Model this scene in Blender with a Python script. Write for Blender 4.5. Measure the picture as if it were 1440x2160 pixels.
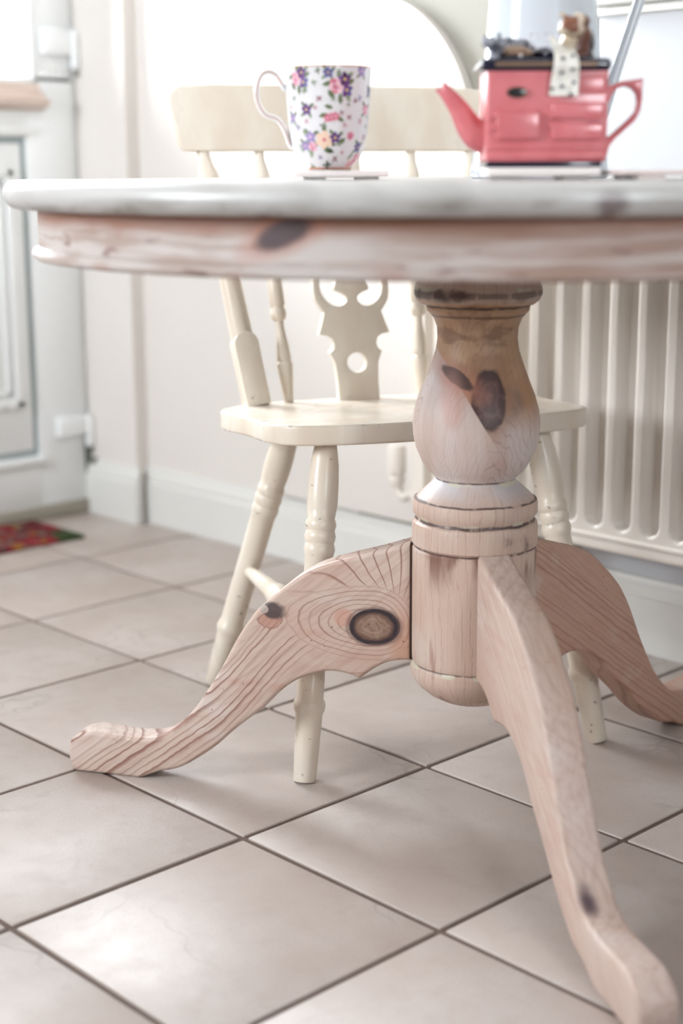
import bpy, bmesh, math, random
from mathutils import Vector, Matrix
from math import sin, cos, pi, sqrt, radians, atan2

for o in list(bpy.data.objects):
    bpy.data.objects.remove(o, do_unlink=True)
scene = bpy.context.scene
COL = scene.collection
random.seed(7)

# ------------------------------------------------------------------ camera
CAM = Vector((1.3321, -1.43003, 0.79034))
R_ = Vector((0.69067, 0.72317, 0.0))
UP_ = Vector((-0.15739, 0.15031, 0.97603))
FW_ = Vector((-0.70584, 0.67411, -0.21764))
ROLL = -0.004
rc = (R_ * cos(ROLL) + UP_ * sin(ROLL)).normalized()
uc = (-R_ * sin(ROLL) + UP_ * cos(ROLL)).normalized()
cd = bpy.data.cameras.new('camera')
cam = bpy.data.objects.new('camera', cd)
COL.objects.link(cam)
cam.matrix_world = Matrix(((rc.x, uc.x, -FW_.x, CAM.x), (rc.y, uc.y, -FW_.y, CAM.y),
                           (rc.z, uc.z, -FW_.z, CAM.z), (0, 0, 0, 1)))
cd.sensor_fit = 'VERTICAL'
cd.sensor_height = 36.0
cd.sensor_width = 24.0
cd.lens = 3220.0 / 2160.0 * 36.0
cd.clip_start = 0.05
cd.dof.use_dof = True
cd.dof.focus_distance = 1.93
cd.dof.aperture_fstop = 2.4
scene.camera = cam

# ------------------------------------------------------------------ world, exposure
world = bpy.data.worlds.new('overcast')
scene.world = world
world.use_nodes = True
bgn = world.node_tree.nodes['Background']
bgn.inputs[0].default_value = (0.90, 0.95, 1.0, 1)
bgn.inputs[1].default_value = 10.0
vs = scene.view_settings
vs.view_transform = 'Standard'
vs.look = 'None'
vs.gamma = 1.0
vs.use_curve_mapping = False
vs.exposure = 2.1
scene.cycles.use_denoising = True
scene.cycles.max_bounces = 6
scene.cycles.diffuse_bounces = 3
scene.cycles.glossy_bounces = 2
scene.cycles.use_adaptive_sampling = True
scene.cycles.adaptive_threshold = 0.08
scene.cycles.transparent_max_bounces = 12
scene.cycles.caustics_reflective = False
scene.cycles.caustics_refractive = False
scene.cycles.sample_clamp_indirect = 6.0


def portal(name, loc, rot, sx, sy):
    l = bpy.data.lights.new(name, 'AREA')
    l.shape = 'RECTANGLE'
    l.size = sx
    l.size_y = sy
    l.cycles.is_portal = True
    o = bpy.data.objects.new(name, l)
    o.location = loc
    o.rotation_euler = rot
    COL.objects.link(o)
    return o


# daylight openings (area lights used as sampling portals for the sky)
DOOR_GLASS = (-0.17, 0.492, 0.985, 1.97)      # y0,y1,z0,z1 in the left wall
WIN = (-1.40, -0.38, 1.00, 2.05)               # x0,x1,z0,z1 in the front wall
y0, y1, z0, z1 = DOOR_GLASS
portal('door_daylight', (-1.80, (y0 + y1) / 2, (z0 + z1) / 2), (0, -pi / 2, 0), z1 - z0, y1 - y0)
y0, y1, z0, z1 = WIN
FILL_WIN = (-1.14, -0.74, 0.92, 1.38)               # y0,y1,z0,z1 in the right wall, unseen opening added for fill light
portal('window_daylight', ((y0 + y1) / 2, -3.205, (z0 + z1) / 2), (pi / 2, 0, 0), y1 - y0, z1 - z0)
y0, y1, z0, z1 = FILL_WIN
portal('side_fill_daylight', (2.305, (y0 + y1) / 2, (z0 + z1) / 2), (0, pi / 2, 0), z1 - z0, y1 - y0)  # sky portal for the added fill window


# ------------------------------------------------------------------ node helpers
def srgb(r, g, b):
    def f(c):
        c /= 255.0
        return c / 12.92 if c <= 0.04045 else ((c + 0.055) / 1.055) ** 2.4
    return (f(r), f(g), f(b), 1.0)


class X:
    """a float socket with arithmetic"""
    def __init__(s, t, k):
        s.t, s.k = t, k

    def op(s, o, b=None, c=None):
        n = s.t.nodes.new('ShaderNodeMath')
        n.operation = o
        for i, v in enumerate((s, b, c)):
            if v is None:
                continue
            if isinstance(v, X):
                s.t.links.new(v.k, n.inputs[i])
            else:
                n.inputs[i].default_value = float(v)
        return X(s.t, n.outputs[0])

    def __add__(s, b): return s.op('ADD', b)
    __radd__ = __add__
    def __sub__(s, b): return s.op('SUBTRACT', b)
    def __rsub__(s, b): return (s * -1.0) + b
    def __mul__(s, b): return s.op('MULTIPLY', b)
    __rmul__ = __mul__
    def __truediv__(s, b): return s.op('DIVIDE', b)
    def sq(s): return s.op('MULTIPLY', s)
    def sqrt(s): return s.op('SQRT')
    def sin(s): return s.op('SINE')
    def fr(s): return s.op('FRACT')
    def abs(s): return s.op('ABSOLUTE')
    def mx(s, b): return s.op('MAXIMUM', b)
    def mn(s, b): return s.op('MINIMUM', b)
    def at2(s, b): return s.op('ARCTAN2', b)

    def ss(s, a, b):
        n = s.t.nodes.new('ShaderNodeMapRange')
        n.interpolation_type = 'SMOOTHSTEP'
        inv = a > b
        if inv:
            a, b = b, a
        n.inputs['From Min'].default_value = a
        n.inputs['From Max'].default_value = b
        n.inputs['To Min'].default_value = 1.0 if inv else 0.0
        n.inputs['To Max'].default_value = 0.0 if inv else 1.0
        s.t.links.new(s.k, n.inputs['Value'])
        return X(s.t, n.outputs['Result'])


class Mat:
    def __init__(s, name, color=(0.8, 0.8, 0.8, 1), rough=0.5, **kw):
        s.m = bpy.data.materials.new(name)
        s.m.use_nodes = True
        s.t = s.m.node_tree
        s.b = s.t.nodes['Principled BSDF']
        s.b.inputs['Base Color'].default_value = color
        s.b.inputs['Roughness'].default_value = rough
        for k, v in kw.items():
            s.b.inputs[k.replace('_', ' ')].default_value = v

    def coord(s, kind='Object'):
        n = s.t.nodes.new('ShaderNodeTexCoord')
        s.vec = n.outputs[kind]
        return s.split(s.vec)

    def world(s):
        n = s.t.nodes.new('ShaderNodeNewGeometry')
        s.vec = n.outputs['Position']
        return s.split(s.vec)

    def split(s, v):
        q = s.t.nodes.new('ShaderNodeSeparateXYZ')
        s.t.links.new(v, q.inputs[0])
        return [X(s.t, q.outputs[i]) for i in range(3)]

    def cv(s, x, y, z):
        q = s.t.nodes.new('ShaderNodeCombineXYZ')
        for i, v in enumerate((x, y, z)):
            if isinstance(v, X):
                s.t.links.new(v.k, q.inputs[i])
            else:
                q.inputs[i].default_value = v
        return q.outputs[0]

    def noise(s, scale, detail=2.0, vec=None, rough=0.5, dist=0.0):
        n = s.t.nodes.new('ShaderNodeTexNoise')
        n.inputs['Scale'].default_value = scale
        n.inputs['Detail'].default_value = detail
        n.inputs['Roughness'].default_value = rough
        n.inputs['Distortion'].default_value = dist
        s.t.links.new(vec or s.vec, n.inputs['Vector'])
        return X(s.t, n.outputs[0])

    def voro(s, scale, vec=None, feat='F1', out='Distance', rnd=1.0):
        n = s.t.nodes.new('ShaderNodeTexVoronoi')
        n.feature = feat
        n.inputs['Scale'].default_value = scale
        n.inputs['Randomness'].default_value = rnd
        s.t.links.new(vec or s.vec, n.inputs['Vector'])
        return X(s.t, n.outputs[out])

    def mix(s, fac, a, b):
        n = s.t.nodes.new('ShaderNodeMix')
        n.data_type = 'RGBA'
        ins = [i for i in n.inputs if i.type == 'RGBA']
        if isinstance(fac, X):
            s.t.links.new(fac.k, n.inputs[0])
        else:
            n.inputs[0].default_value = fac
        for i, v in zip(ins, (a, b)):
            if isinstance(v, tuple):
                i.default_value = v
            else:
                s.t.links.new(v, i)
        return [o for o in n.outputs if o.type == 'RGBA'][0]

    def col(s, sock):
        s.t.links.new(sock, s.b.inputs['Base Color'])
        return s

    def rgh(s, x):
        s.t.links.new(x.k, s.b.inputs['Roughness'])
        return s

    def bump(s, x, dist=0.001, strength=1.0):
        n = s.t.nodes.new('ShaderNodeBump')
        n.inputs['Distance'].default_value = dist
        n.inputs['Strength'].default_value = strength
        s.t.links.new(x.k, n.inputs['Height'])
        s.t.links.new(n.outputs[0], s.b.inputs['Normal'])
        return s


# ------------------------------------------------------------------ mesh helpers
def link(o, parent=None):
    COL.objects.link(o)
    if parent is not None:
        o.parent = parent
    return o


def empty(name, loc=(0, 0, 0), rz=0.0, label=None, cat=None, group=None):
    o = bpy.data.objects.new(name, None)
    o.empty_display_size = 0.05
    o.location = loc
    o.rotation_euler = (0, 0, rz)
    link(o)
    tag(o, label, cat, group)
    return o


def tag(o, label=None, cat=None, group=None, kind=None):
    if label: o['label'] = label
    if cat: o['category'] = cat
    if group: o['group'] = group
    if kind: o['kind'] = kind
    return o


def finish(name, me, mat, parent=None, smooth=True, loc=None, rot=None, auto=35):
    if isinstance(mat, Mat):
        mat = mat.m
    me.name = name
    if mat is not None:
        me.materials.clear()
        me.materials.append(mat)
    for p in me.polygons:
        p.use_smooth = smooth
    if smooth and auto:
        try:
            me.set_sharp_from_angle(angle=radians(auto))
        except Exception:
            pass
    o = bpy.data.objects.new(name, me)
    if loc is not None: o.location = loc
    if rot is not None: o.rotation_euler = rot
    return link(o, parent)


def bm_mesh(bm):
    bmesh.ops.recalc_face_normals(bm, faces=bm.faces[:])
    me = bpy.data.meshes.new('m')
    bm.to_mesh(me)
    bm.free()
    return me


def add_box(bm, x0, x1, y0, y1, z0, z1, bev=0.0, seg=2, mtx=None):
    r = bmesh.ops.create_cube(bm, size=1.0)
    vs_ = r['verts']
    for v in vs_:
        v.co = Vector(((x0 + x1) / 2 + v.co.x * (x1 - x0), (y0 + y1) / 2 + v.co.y * (y1 - y0), (z0 + z1) / 2 + v.co.z * (z1 - z0)))
    if bev > 0:
        es = list({e for v in vs_ for e in v.link_edges})
        rr = bmesh.ops.bevel(bm, geom=es, offset=bev, segments=seg, affect='EDGES', profile=0.5)
        vs_ = list({v for f in rr['faces'] for v in f.verts} | {v for v in vs_ if v.is_valid})
    if mtx is not None:
        for v in vs_:
            v.co = mtx @ v.co
    return vs_


def box(name, b, mat, parent=None, bev=0.0, seg=2, **kw):
    bm = bmesh.new()
    add_box(bm, *b, bev=bev, seg=seg)
    return finish(name, bm_mesh(bm), mat, parent, **kw)


def add_lathe(bm, prof, seg=48, mtx=None, cap=True):
    """prof: list of (r,z); revolve round z"""
    rings = []
    for r, z in prof:
        if r < 1e-6:
            rings.append([bm.verts.new((0, 0, z))])
        else:
            rings.append([bm.verts.new((r * cos(2 * pi * k / seg), r * sin(2 * pi * k / seg), z)) for k in range(seg)])
    for a, b in zip(rings, rings[1:]):
        for k in range(seg):
            k2 = (k + 1) % seg
            if len(a) == 1 and len(b) == 1:
                continue
            if len(a) == 1:
                bm.faces.new((a[0], b[k], b[k2]))
            elif len(b) == 1:
                bm.faces.new((a[k], b[0], a[k2]))
            else:
                bm.faces.new((a[k], b[k], b[k2], a[k2]))
    if cap:
        for ring in (rings[0], rings[-1]):
            if len(ring) > 2:
                bm.faces.new(ring)
    if mtx is not None:
        for ring in rings:
            for v in ring:
                v.co = mtx @ v.co


def axis_mtx(p0, p1):
    p0, p1 = Vector(p0), Vector(p1)
    z = (p1 - p0)
    q = z.to_track_quat('Z', 'Y').to_matrix().to_4x4()
    return Matrix.Translation(p0) @ q, z.length


def turned(name, p0, p1, prof, mat, parent, seg=28):
    """a turned piece along p0-p1; prof (t,r)"""
    m, L = axis_mtx(p0, p1)
    bm = bmesh.new()
    add_lathe(bm, [(r, t * L) for t, r in prof], seg, m)
    return finish(name, bm_mesh(bm), mat, parent, auto=50)


def smoothpts(pts, n=6, closed=False):
    """Catmull-Rom"""
    out = []
    N = len(pts)
    P = [Vector(p) for p in pts]
    rng = range(N) if closed else range(N - 1)
    for i in rng:
        p0 = P[(i - 1) % N] if closed or i > 0 else P[0]
        p1, p2 = P[i], P[(i + 1) % N]
        p3 = P[(i + 2) % N] if closed or i + 2 < N else P[-1]
        for k in range(n):
            t = k / n
            out.append(0.5 * ((2 * p1) + (p2 - p0) * t + (2 * p0 - 5 * p1 + 4 * p2 - p3) * t * t + (3 * p1 - p0 - 3 * p2 + p3) * t ** 3))
    if not closed:
        out.append(P[-1])
    return out


def add_tube(bm, pts, rad, seg=12, flat=1.0, nrm=None, cap=True):
    """tube along points; rad number or list; flat squeezes along the second axis"""
    P = [Vector(p) for p in pts]
    n = len(P)
    rings = []
    up = Vector(nrm) if nrm else Vector((0, 0, 1))
    for i in range(n):
        t = (P[min(i + 1, n - 1)] - P[max(i - 1, 0)]).normalized()
        a = up - t * up.dot(t)
        if a.length < 1e-4:
            a = Vector((1, 0, 0)) - t * t.x
        a.normalize()
        if not nrm:
            up = a
        b = t.cross(a)
        r = rad[i] if isinstance(rad, (list, tuple)) else rad
        rings.append([bm.verts.new(P[i] + a * (r * flat * cos(2 * pi * k / seg)) + b * (r * sin(2 * pi * k / seg))) for k in range(seg)])
    for A, B in zip(rings, rings[1:]):
        for k in range(seg):
            bm.faces.new((A[k], A[(k + 1) % seg], B[(k + 1) % seg], B[k]))
    if cap:
        bm.faces.new(rings[0])
        bm.faces.new(rings[-1])


def plate_mesh(outline, holes=(), half=0.01, bevel=0.002, res=2):
    """flat shape (2D points) with holes, thickness 2*half, rounded edges; lies in XY, thick along Z"""
    cu = bpy.data.curves.new('plate', 'CURVE')
    cu.dimensions = '2D'
    cu.fill_mode = 'BOTH'
    for pts in (outline, *holes):
        sp = cu.splines.new('POLY')
        sp.points.add(len(pts) - 1)
        for i, p in enumerate(pts):
            sp.points[i].co = (p[0], p[1], 0, 1)
        sp.use_cyclic_u = True
    cu.extrude = half - bevel
    cu.bevel_depth = bevel
    cu.bevel_resolution = res
    cu.offset = -bevel
    o = bpy.data.objects.new('plate', cu)
    COL.objects.link(o)
    dg = bpy.context.evaluated_depsgraph_get()
    me = bpy.data.meshes.new_from_object(o.evaluated_get(dg))
    bpy.data.objects.remove(o, do_unlink=True)
    bpy.data.curves.remove(cu)
    bm = bmesh.new()
    bm.from_mesh(me)
    bpy.data.meshes.remove(me)
    bmesh.ops.remove_doubles(bm, verts=bm.verts[:], dist=1e-5)
    return bm_mesh(bm)


def xform(me, m):
    me.transform(m)
    return me


XZ = Matrix(((1, 0, 0, 0), (0, 0, -1, 0), (0, 1, 0, 0), (0, 0, 0, 1)))   # plate XY -> XZ plane


def blob_mesh(ells, voxel=0.0014, smooth=4):
    """union of ellipsoids (centre, radii, rot euler) -> one continuous mesh"""
    bm = bmesh.new()
    for e in ells:
        c, r = e[0], e[1]
        rot = e[2] if len(e) > 2 else (0, 0, 0)
        m = Matrix.Translation(c) @ Matrix.Rotation(rot[2], 4, 'Z') @ Matrix.Rotation(rot[1], 4, 'Y') @ Matrix.Rotation(rot[0], 4, 'X') @ Matrix.Diagonal((*r, 1))
        bmesh.ops.create_uvsphere(bm, u_segments=16, v_segments=10, radius=1.0, matrix=m)
    me = bm_mesh(bm)
    o = bpy.data.objects.new('blob', me)
    COL.objects.link(o)
    md = o.modifiers.new('r', 'REMESH')
    md.mode = 'VOXEL'
    md.voxel_size = voxel
    s = o.modifiers.new('s', 'SMOOTH')
    s.iterations = smooth
    s.factor = 0.5
    dg = bpy.context.evaluated_depsgraph_get()
    out = bpy.data.meshes.new_from_object(o.evaluated_get(dg))
    bpy.data.objects.remove(o, do_unlink=True)
    bpy.data.meshes.remove(me)
    return out


# ------------------------------------------------------------------ materials: setting
m_wall = Mat('white_paint', srgb(230, 224, 218), 0.7)
m_far = Mat('taupe_paint', srgb(232, 231, 230), 0.7)
m_beige = Mat('stone_paint', srgb(148, 145, 135), 0.7)
m_gloss = Mat('white_gloss_paint', srgb(228, 227, 222), 0.35)
m_upvc = Mat('white_upvc', srgb(244, 246, 246), 0.28)
m_ceil = Mat('ceiling_paint', srgb(242, 241, 238), 0.8)
m_seal = Mat('grey_green_rubber', srgb(96, 104, 92), 0.6)
m_groove = Mat('grey_gasket', srgb(168, 182, 182), 0.5)
m_steel = Mat('grey_steel', srgb(140, 140, 135), 0.35, Metallic=0.8)
m_grout = Mat('brown_grout', srgb(112, 94, 84), 0.75)
m_grout.world()
m_grout.col(m_grout.mix(m_grout.noise(60, 3), srgb(86, 69, 60), srgb(116, 97, 86)))

m_tile = Mat('stone_tile', srgb(205, 196, 188), 0.34)
wx, wy, wz = m_tile.world()
oi = m_tile.t.nodes.new('ShaderNodeObjectInfo')
rnd = X(m_tile.t, oi.outputs['Random'])
tv = m_tile.cv(wx + rnd * 7.0, wy + rnd * 13.0, wz)
n1 = m_tile.noise(5.0, 2, tv)
n2 = m_tile.noise(30.0, 2, tv, 0.6)
n3 = m_tile.noise(260.0, 0, tv)
ridge = m_tile.noise(4.2, 3, tv, 0.55)
vein = (ridge - 0.5).abs().ss(0.010, 0.0)
c = m_tile.mix(n1.ss(0.3, 0.72), srgb(180, 165, 155), srgb(195, 184, 177))
c = m_tile.mix(n2.ss(0.45, 0.75) * 0.3, c, srgb(170, 153, 141))
c = m_tile.mix(n3.ss(0.5, 0.7) * 0.22, c, srgb(166, 152, 142))
c = m_tile.mix(vein * n1.ss(0.48, 0.62) * 0.5, c, srgb(150, 138, 130))
m_tile.col(c)
m_tile.rgh(n2 * 0.16 + 0.43)
m_tile.bump(ridge * 1.2 + n2 * 0.35, 0.004, 0.6)
m_tile.b.inputs['Specular IOR Level'].default_value = 1.0
m_tile.b.inputs['Coat Weight'].default_value = 0.25
m_tile.b.inputs['Coat Roughness'].default_value = 0.50

m_glass = Mat('window_glass', (1, 1, 1, 1), 0.02)
t = m_glass.t
tr = t.nodes.new('ShaderNodeBsdfTransparent')
gl = t.nodes.new('ShaderNodeBsdfGlossy')
gl.inputs['Roughness'].default_value = 0.03
mx_ = t.nodes.new('ShaderNodeMixShader')
fz = t.nodes.new('ShaderNodeFresnel')
fz.inputs[0].default_value = 1.45
t.links.new(fz.outputs[0], mx_.inputs[0])
t.links.new(tr.outputs[0], mx_.inputs[1])
t.links.new(gl.outputs[0], mx_.inputs[2])
t.links.new(mx_.outputs[0], t.nodes['Material Output'].inputs['Surface'])

# ------------------------------------------------------------------ room shell
YB = 0.64            # face of back wall
XL = -1.69           # face of left (door) wall
XR, YF, ZC = 2.2, -3.1, 2.42
T = 0.325            # tile pitch


def struct(o):
    o['kind'] = 'structure'
    return o


floor = struct(box('floor', (XL - 0.15, XR, YF, YB + 0.02, -0.12, -0.0025), m_grout, smooth=False))
# each tile is a slab with eased edges; four mesh variants shared
tile_meshes = []
for k in range(4):
    bm = bmesh.new()
    h = T / 2 - 0.0039
    add_box(bm, -h, h, -h, h, -0.009, 0.0, bev=0.0016, seg=2)
    me = bm_mesh(bm)
    me.materials.append(m_tile.m)
    for p in me.polygons:
        p.use_smooth = True
    me.set_sharp_from_angle(angle=radians(50))
    tile_meshes.append(me)
ti = 0
for i in range(-6, 10):
    for j in range(-10, 2):
        x, y = (i + 0.5) * T, (j + 0.5) * T
        hx0, hx1, hy0, hy1 = x - T / 2, x + T / 2, y - T / 2, y + T / 2
        if hx1 < XL + 0.02 or hx0 > XR - 0.02 or hy1 < YF + 0.02 or hy0 > YB - 0.02:
            continue
        if hx0 < XL - 0.05 or hy1 > YB or hx1 > XR or hy0 < YF:      # cut tiles at the walls
            bm = bmesh.new()
            add_box(bm, max(hx0 + .0039, XL - 0.05) - x, min(hx1 - .0039, XR) - x, max(hy0 + .0039, YF) - y, min(hy1 - .0039, YB) - y, -0.009, 0.0, bev=0.0016, seg=2)
            me = bm_mesh(bm)
            me.materials.append(m_tile.m)
        else:
            me = tile_meshes[(i * 3 + j * 5) % 4]
        o = bpy.data.objects.new('floor_tile', me)
        o.location = (x, y, random.uniform(-0.0006, 0.0003))
        o.rotation_euler = (random.uniform(-.001, .001), random.uniform(-.001, .001), 0)
        link(o, floor)

struct(box('ceiling', (XL - 0.15, XR + 0.1, YF - 0.1, YB + 0.12, ZC, ZC + 0.1), m_ceil, smooth=False))
wall_back = struct(box('wall_back', (XL - 0.15, XR + 0.1, YB, YB + 0.12, -0.12, ZC), m_wall, smooth=False))
bm = bmesh.new()
for (a0, a1, b0, b1) in ((YF, FILL_WIN[0], -.12, ZC), (FILL_WIN[1], YB, -.12, ZC), (FILL_WIN[0], FILL_WIN[1], -.12, FILL_WIN[2]), (FILL_WIN[0], FILL_WIN[1], FILL_WIN[3], ZC)):
    add_box(bm, XR, XR + 0.1, a0, a1, b0, b1)
struct(finish('wall_right', bm_mesh(bm), m_far, smooth=False))
bm = bmesh.new()
for (a0, a1, b0, b1) in ((XL - .15, WIN[0], -.12, ZC), (WIN[1], XR + .1, -.12, ZC), (WIN[0], WIN[1], -.12, WIN[2]), (WIN[0], WIN[1], WIN[3], ZC)):
    add_box(bm, a0, a1, YF - 0.1, YF, b0, b1)
struct(finish('wall_front', bm_mesh(bm), m_far, smooth=False))
# left wall: pieces around the door opening
DY0, DY1, DZ1 = -0.30, 0.600, 2.06
bm = bmesh.new()
xa, xb = XL - 0.12, XL
add_box(bm, xa, xb, DY1, YB, -0.12, ZC)
add_box(bm, xa, xb, DY0, DY1, DZ1, ZC)
add_box(bm, xa, xb, DY0, DY1, -0.12, -0.004)
add_box(bm, xa, xb, YF, DY0, -0.12, ZC)
struct(finish('wall_left', bm_mesh(bm), m_wall, smooth=False))
# the narrow wall return between the door and the back wall, a little proud
struct(box('wall_nib', (XL + 0.002, -1.478, 0.606, YB + 0.001, 0.0, ZC), m_wall, bev=0.002, smooth=False))


def skirting(name, x0, x1, y_face, mat=m_gloss, rail=True):
    bm = bmesh.new()
    prof = [(0.0, 0.0), (-0.016, 0.0), (-0.016, 0.093), (-0.013, 0.097), (-0.013, 0.104), (-0.0115, 0.112), (-0.007, 0.119), (-0.005, 0.127), (0.0, 0.129)]
    ra = [bm.verts.new((x0, y_face + a, z)) for a, z in prof]
    rb = [bm.verts.new((x1, y_face + a, z)) for a, z in prof]
    for k in range(len(prof) - 1):
        bm.faces.new((ra[k], ra[k + 1], rb[k + 1], rb[k]))
    bm.faces.new(ra)
    bm.faces.new(rb)
    return struct(finish(name, bm_mesh(bm), mat, smooth=False))


skirting('baseboard_back', -1.478, XR, YB)
skirting('baseboard_nib', XL + 0.028, -1.462, 0.606)
bm = bmesh.new()
add_box(bm, XL, XL + 0.016, YF, DY0 - 0.05, 0, 0.129, bev=0.002)
struct(finish('baseboard_left', bm_mesh(bm), m_gloss))
bm = bmesh.new()
add_box(bm, XR - 0.016, XR, YF, YB - 0.02, 0, 0.129, bev=0.002)
struct(finish('baseboard_right', bm_mesh(bm), m_gloss))

# stone-coloured wall strip, arch-topped white board in front of it, and the sill ledge
struct(tag(box('trim_1', (-0.78, -0.232, YB - 0.006, YB + 0.001, 0.13, ZC), m_beige, smooth=False), 'stone-coloured painted strip of wall beside the white arch'))
ac, ar, az = -0.752, 0.277, 0.829
pts = [(ac + ar, 0.14)]
for k in range(41):
    a = pi * k / 40
    pts.append((ac + ar * cos(a), az + ar * sin(a)))
pts.append((ac - ar, 0.14))
me = xform(plate_mesh(pts, (), 0.011, 0.0015), Matrix.Translation((0, YB - 0.017, 0)) @ XZ)
struct(tag(finish('trim_2', me, m_wall), 'white arch-topped board on the wall behind the cream chair'))
m_sillp = Mat('cool_white_paint', srgb(190, 191, 194), 0.6)
struct(tag(box('trim_6', (-0.231, XR, YB - 0.005, YB + 0.001, 0.13, 1.035), m_sillp, smooth=False), 'cool white wall panel behind the radiator and teapot'))
bm = bmesh.new()
add_box(bm, -0.235, XR, YB - 0.045, YB, 1.044, 1.066, bev=0.006, seg=3)
add_box(bm, -0.232, XR, YB - 0.016, YB, 1.030, 1.044, bev=0.003)
struct(tag(finish('trim_3', bm_mesh(bm), m_gloss), 'white moulded ledge along the wall above the radiator'))

# ------------------------------------------------------------------ window behind the camera (light from the front left)
bm = bmesh.new()
wm = (WIN[0] + WIN[1]) / 2
for (a0, a1, b0, b1) in ((WIN[0], WIN[1], WIN[2], WIN[2] + .06), (WIN[0], WIN[1], WIN[3] - .06, WIN[3]), (WIN[0], WIN[0] + .06, WIN[2], WIN[3]), (WIN[1] - .06, WIN[1], WIN[2], WIN[3]), (wm - .03, wm + .03, WIN[2], WIN[3])):
    add_box(bm, a0, a1, YF - 0.08, YF - 0.02, b0, b1, bev=0.004)
w1 = struct(finish('window_1', bm_mesh(bm), m_upvc))
for a0, a1 in ((WIN[0] + .06, wm - .03), (wm + .03, WIN[1] - .06)):
    box('pane', (a0, a1, YF - 0.055, YF - 0.049, WIN[2] + .06, WIN[3] - .06), m_glass, w1, smooth=False)

bm = bmesh.new()  # unseen window added in the right wall to fill the right-facing sides
for (a0, a1, b0, b1) in ((FILL_WIN[0], FILL_WIN[1], FILL_WIN[2], FILL_WIN[2] + .04), (FILL_WIN[0], FILL_WIN[1], FILL_WIN[3] - .04, FILL_WIN[3]), (FILL_WIN[0], FILL_WIN[0] + .04, FILL_WIN[2], FILL_WIN[3]), (FILL_WIN[1] - .04, FILL_WIN[1], FILL_WIN[2], FILL_WIN[3])):
    add_box(bm, XR + .02, XR + .08, a0, a1, b0, b1, bev=0.004)
w2 = struct(finish('fill_window', bm_mesh(bm), m_upvc))
box('pane', (XR + .049, XR + .055, FILL_WIN[0] + .04, FILL_WIN[1] - .04, FILL_WIN[2] + .04, FILL_WIN[3] - .04), m_glass, w2, smooth=False)

# ------------------------------------------------------------------ door
DX = -1.66                       # room-side face of the door leaf
PR, GY = 0.468, DOOR_GLASS[1]    # edge of lower panel / glass
dl, dr = DY0 + 0.03, 0.592
bm = bmesh.new()
add_box(bm, DX - 0.05, DX, PR, dr, 0.03, 1.0, bev=0.004)             # hinge stile
add_box(bm, DX - 0.05, DX, GY, dr, 0.985, 2.03, bev=0.004)
add_box(bm, DX - 0.05, DX, dl, dl + (dr - PR), 0.03, 2.03, bev=0.004)   # lock stile
li, ri = dl + (dr - PR) - 0.004, PR + 0.004
add_box(bm, DX - 0.05, DX, li, ri, 0.03, 0.152, bev=0.004)              # bottom rail
add_box(bm, DX - 0.05, DX, li, ri, 0.868, 0.986, bev=0.004)               # middle rail
add_box(bm, DX - 0.05, DX, li, ri, 1.97, 2.03, bev=0.004)               # top rail
door = struct(finish('door_1', bm_mesh(bm), m_upvc))
door['label'] = 'white panelled door with a glazed upper half beside the red mat'
# lower panel with gasket line, bead and raised field
lp0 = li + 0.004
box('gasket', (DX - 0.03, DX - 0.012, lp0, PR, 0.152, 0.868), m_groove, door, smooth=False)
box('door_panel', (DX - 0.028, DX - 0.004, lp0 + 0.016, PR - 0.0135, 0.166, 0.854), m_upvc, door, bev=0.004)
def ring(bm, x0, x1, y0, y1, z0, z1, w, bev):
    add_box(bm, x0, x1, y0, y1, z0, z0 + w, bev=bev, seg=3)
    add_box(bm, x0, x1, y0, y1, z1 - w, z1, bev=bev, seg=3)
    add_box(bm, x0, x1, y0, y0 + w, z0, z1, bev=bev, seg=3)
    add_box(bm, x0, x1, y1 - w, y1, z0, z1, bev=bev, seg=3)
bm = bmesh.new()
ring(bm, DX - 0.02, DX + 0.006, lp0 + 0.055, PR - 0.038, 0.268, 0.80, 0.022, 0.005)
ring(bm, DX - 0.02, DX + 0.002, lp0 + 0.085, PR - 0.068, 0.298, 0.77, 0.012, 0.003)
finish('raised_moulding', bm_mesh(bm), m_upvc, door)
bm = bmesh.new()
add_box(bm, DX - 0.02, DX + 0.010, lp0 - 0.01, PR + 0.010, 0.132, 0.150, bev=0.005, seg=3)
add_box(bm, DX - 0.02, DX + 0.010, lp0 - 0.01, PR + 0.010, 0.872, 0.890, bev=0.005, seg=3)
finish('panel_bead', bm_mesh(bm), m_upvc, door)
# timber weather moulding under the glass
m_pine = Mat('pale_pink_timber', srgb(224, 203, 190), 0.45)
px_, py_, pz_ = m_pine.world()
m_pine.col(m_pine.mix(m_pine.noise(9, 3, m_pine.cv(px_ * 3, py_ * 0.6, pz_ * 30)).ss(.35, .7), srgb(205, 182, 168), srgb(232, 216, 205)))
bm = bmesh.new()
prof = [(0.0, 0.925), (0.012, 0.925), (0.034, 0.934), (0.040, 0.940), (0.040, 0.947), (0.030, 0.949), (0.024, 0.953), (0.022, 0.976), (0.018, 0.981), (0.0, 0.984)]
ra = [bm.verts.new((DX - 0.004 + a, lp0 - 0.03, z)) for a, z in prof]
rb = [bm.verts.new((DX - 0.004 + a, 0.498 + (0.014 if z < 0.95 else 0.0), z)) for a, z in prof]
for k in range(len(prof)):
    k2 = (k + 1) % len(prof)
    bm.faces.new((ra[k], ra[k2], rb[k2], rb[k]))
bm.faces.new(ra)
bm.faces.new(rb)
finish('weather_moulding', bm_mesh(bm), m_pine, door, smooth=False)
box('pane', (DX - 0.03, DX - 0.024, li, GY + .004, 0.984, 1.972), m_glass, door, smooth=False)
bm = bmesh.new()
ring(bm, DX - 0.02, DX + 0.004, li - 0.006, GY + 0.006, 0.982, 1.976, 0.012, 0.004)
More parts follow.
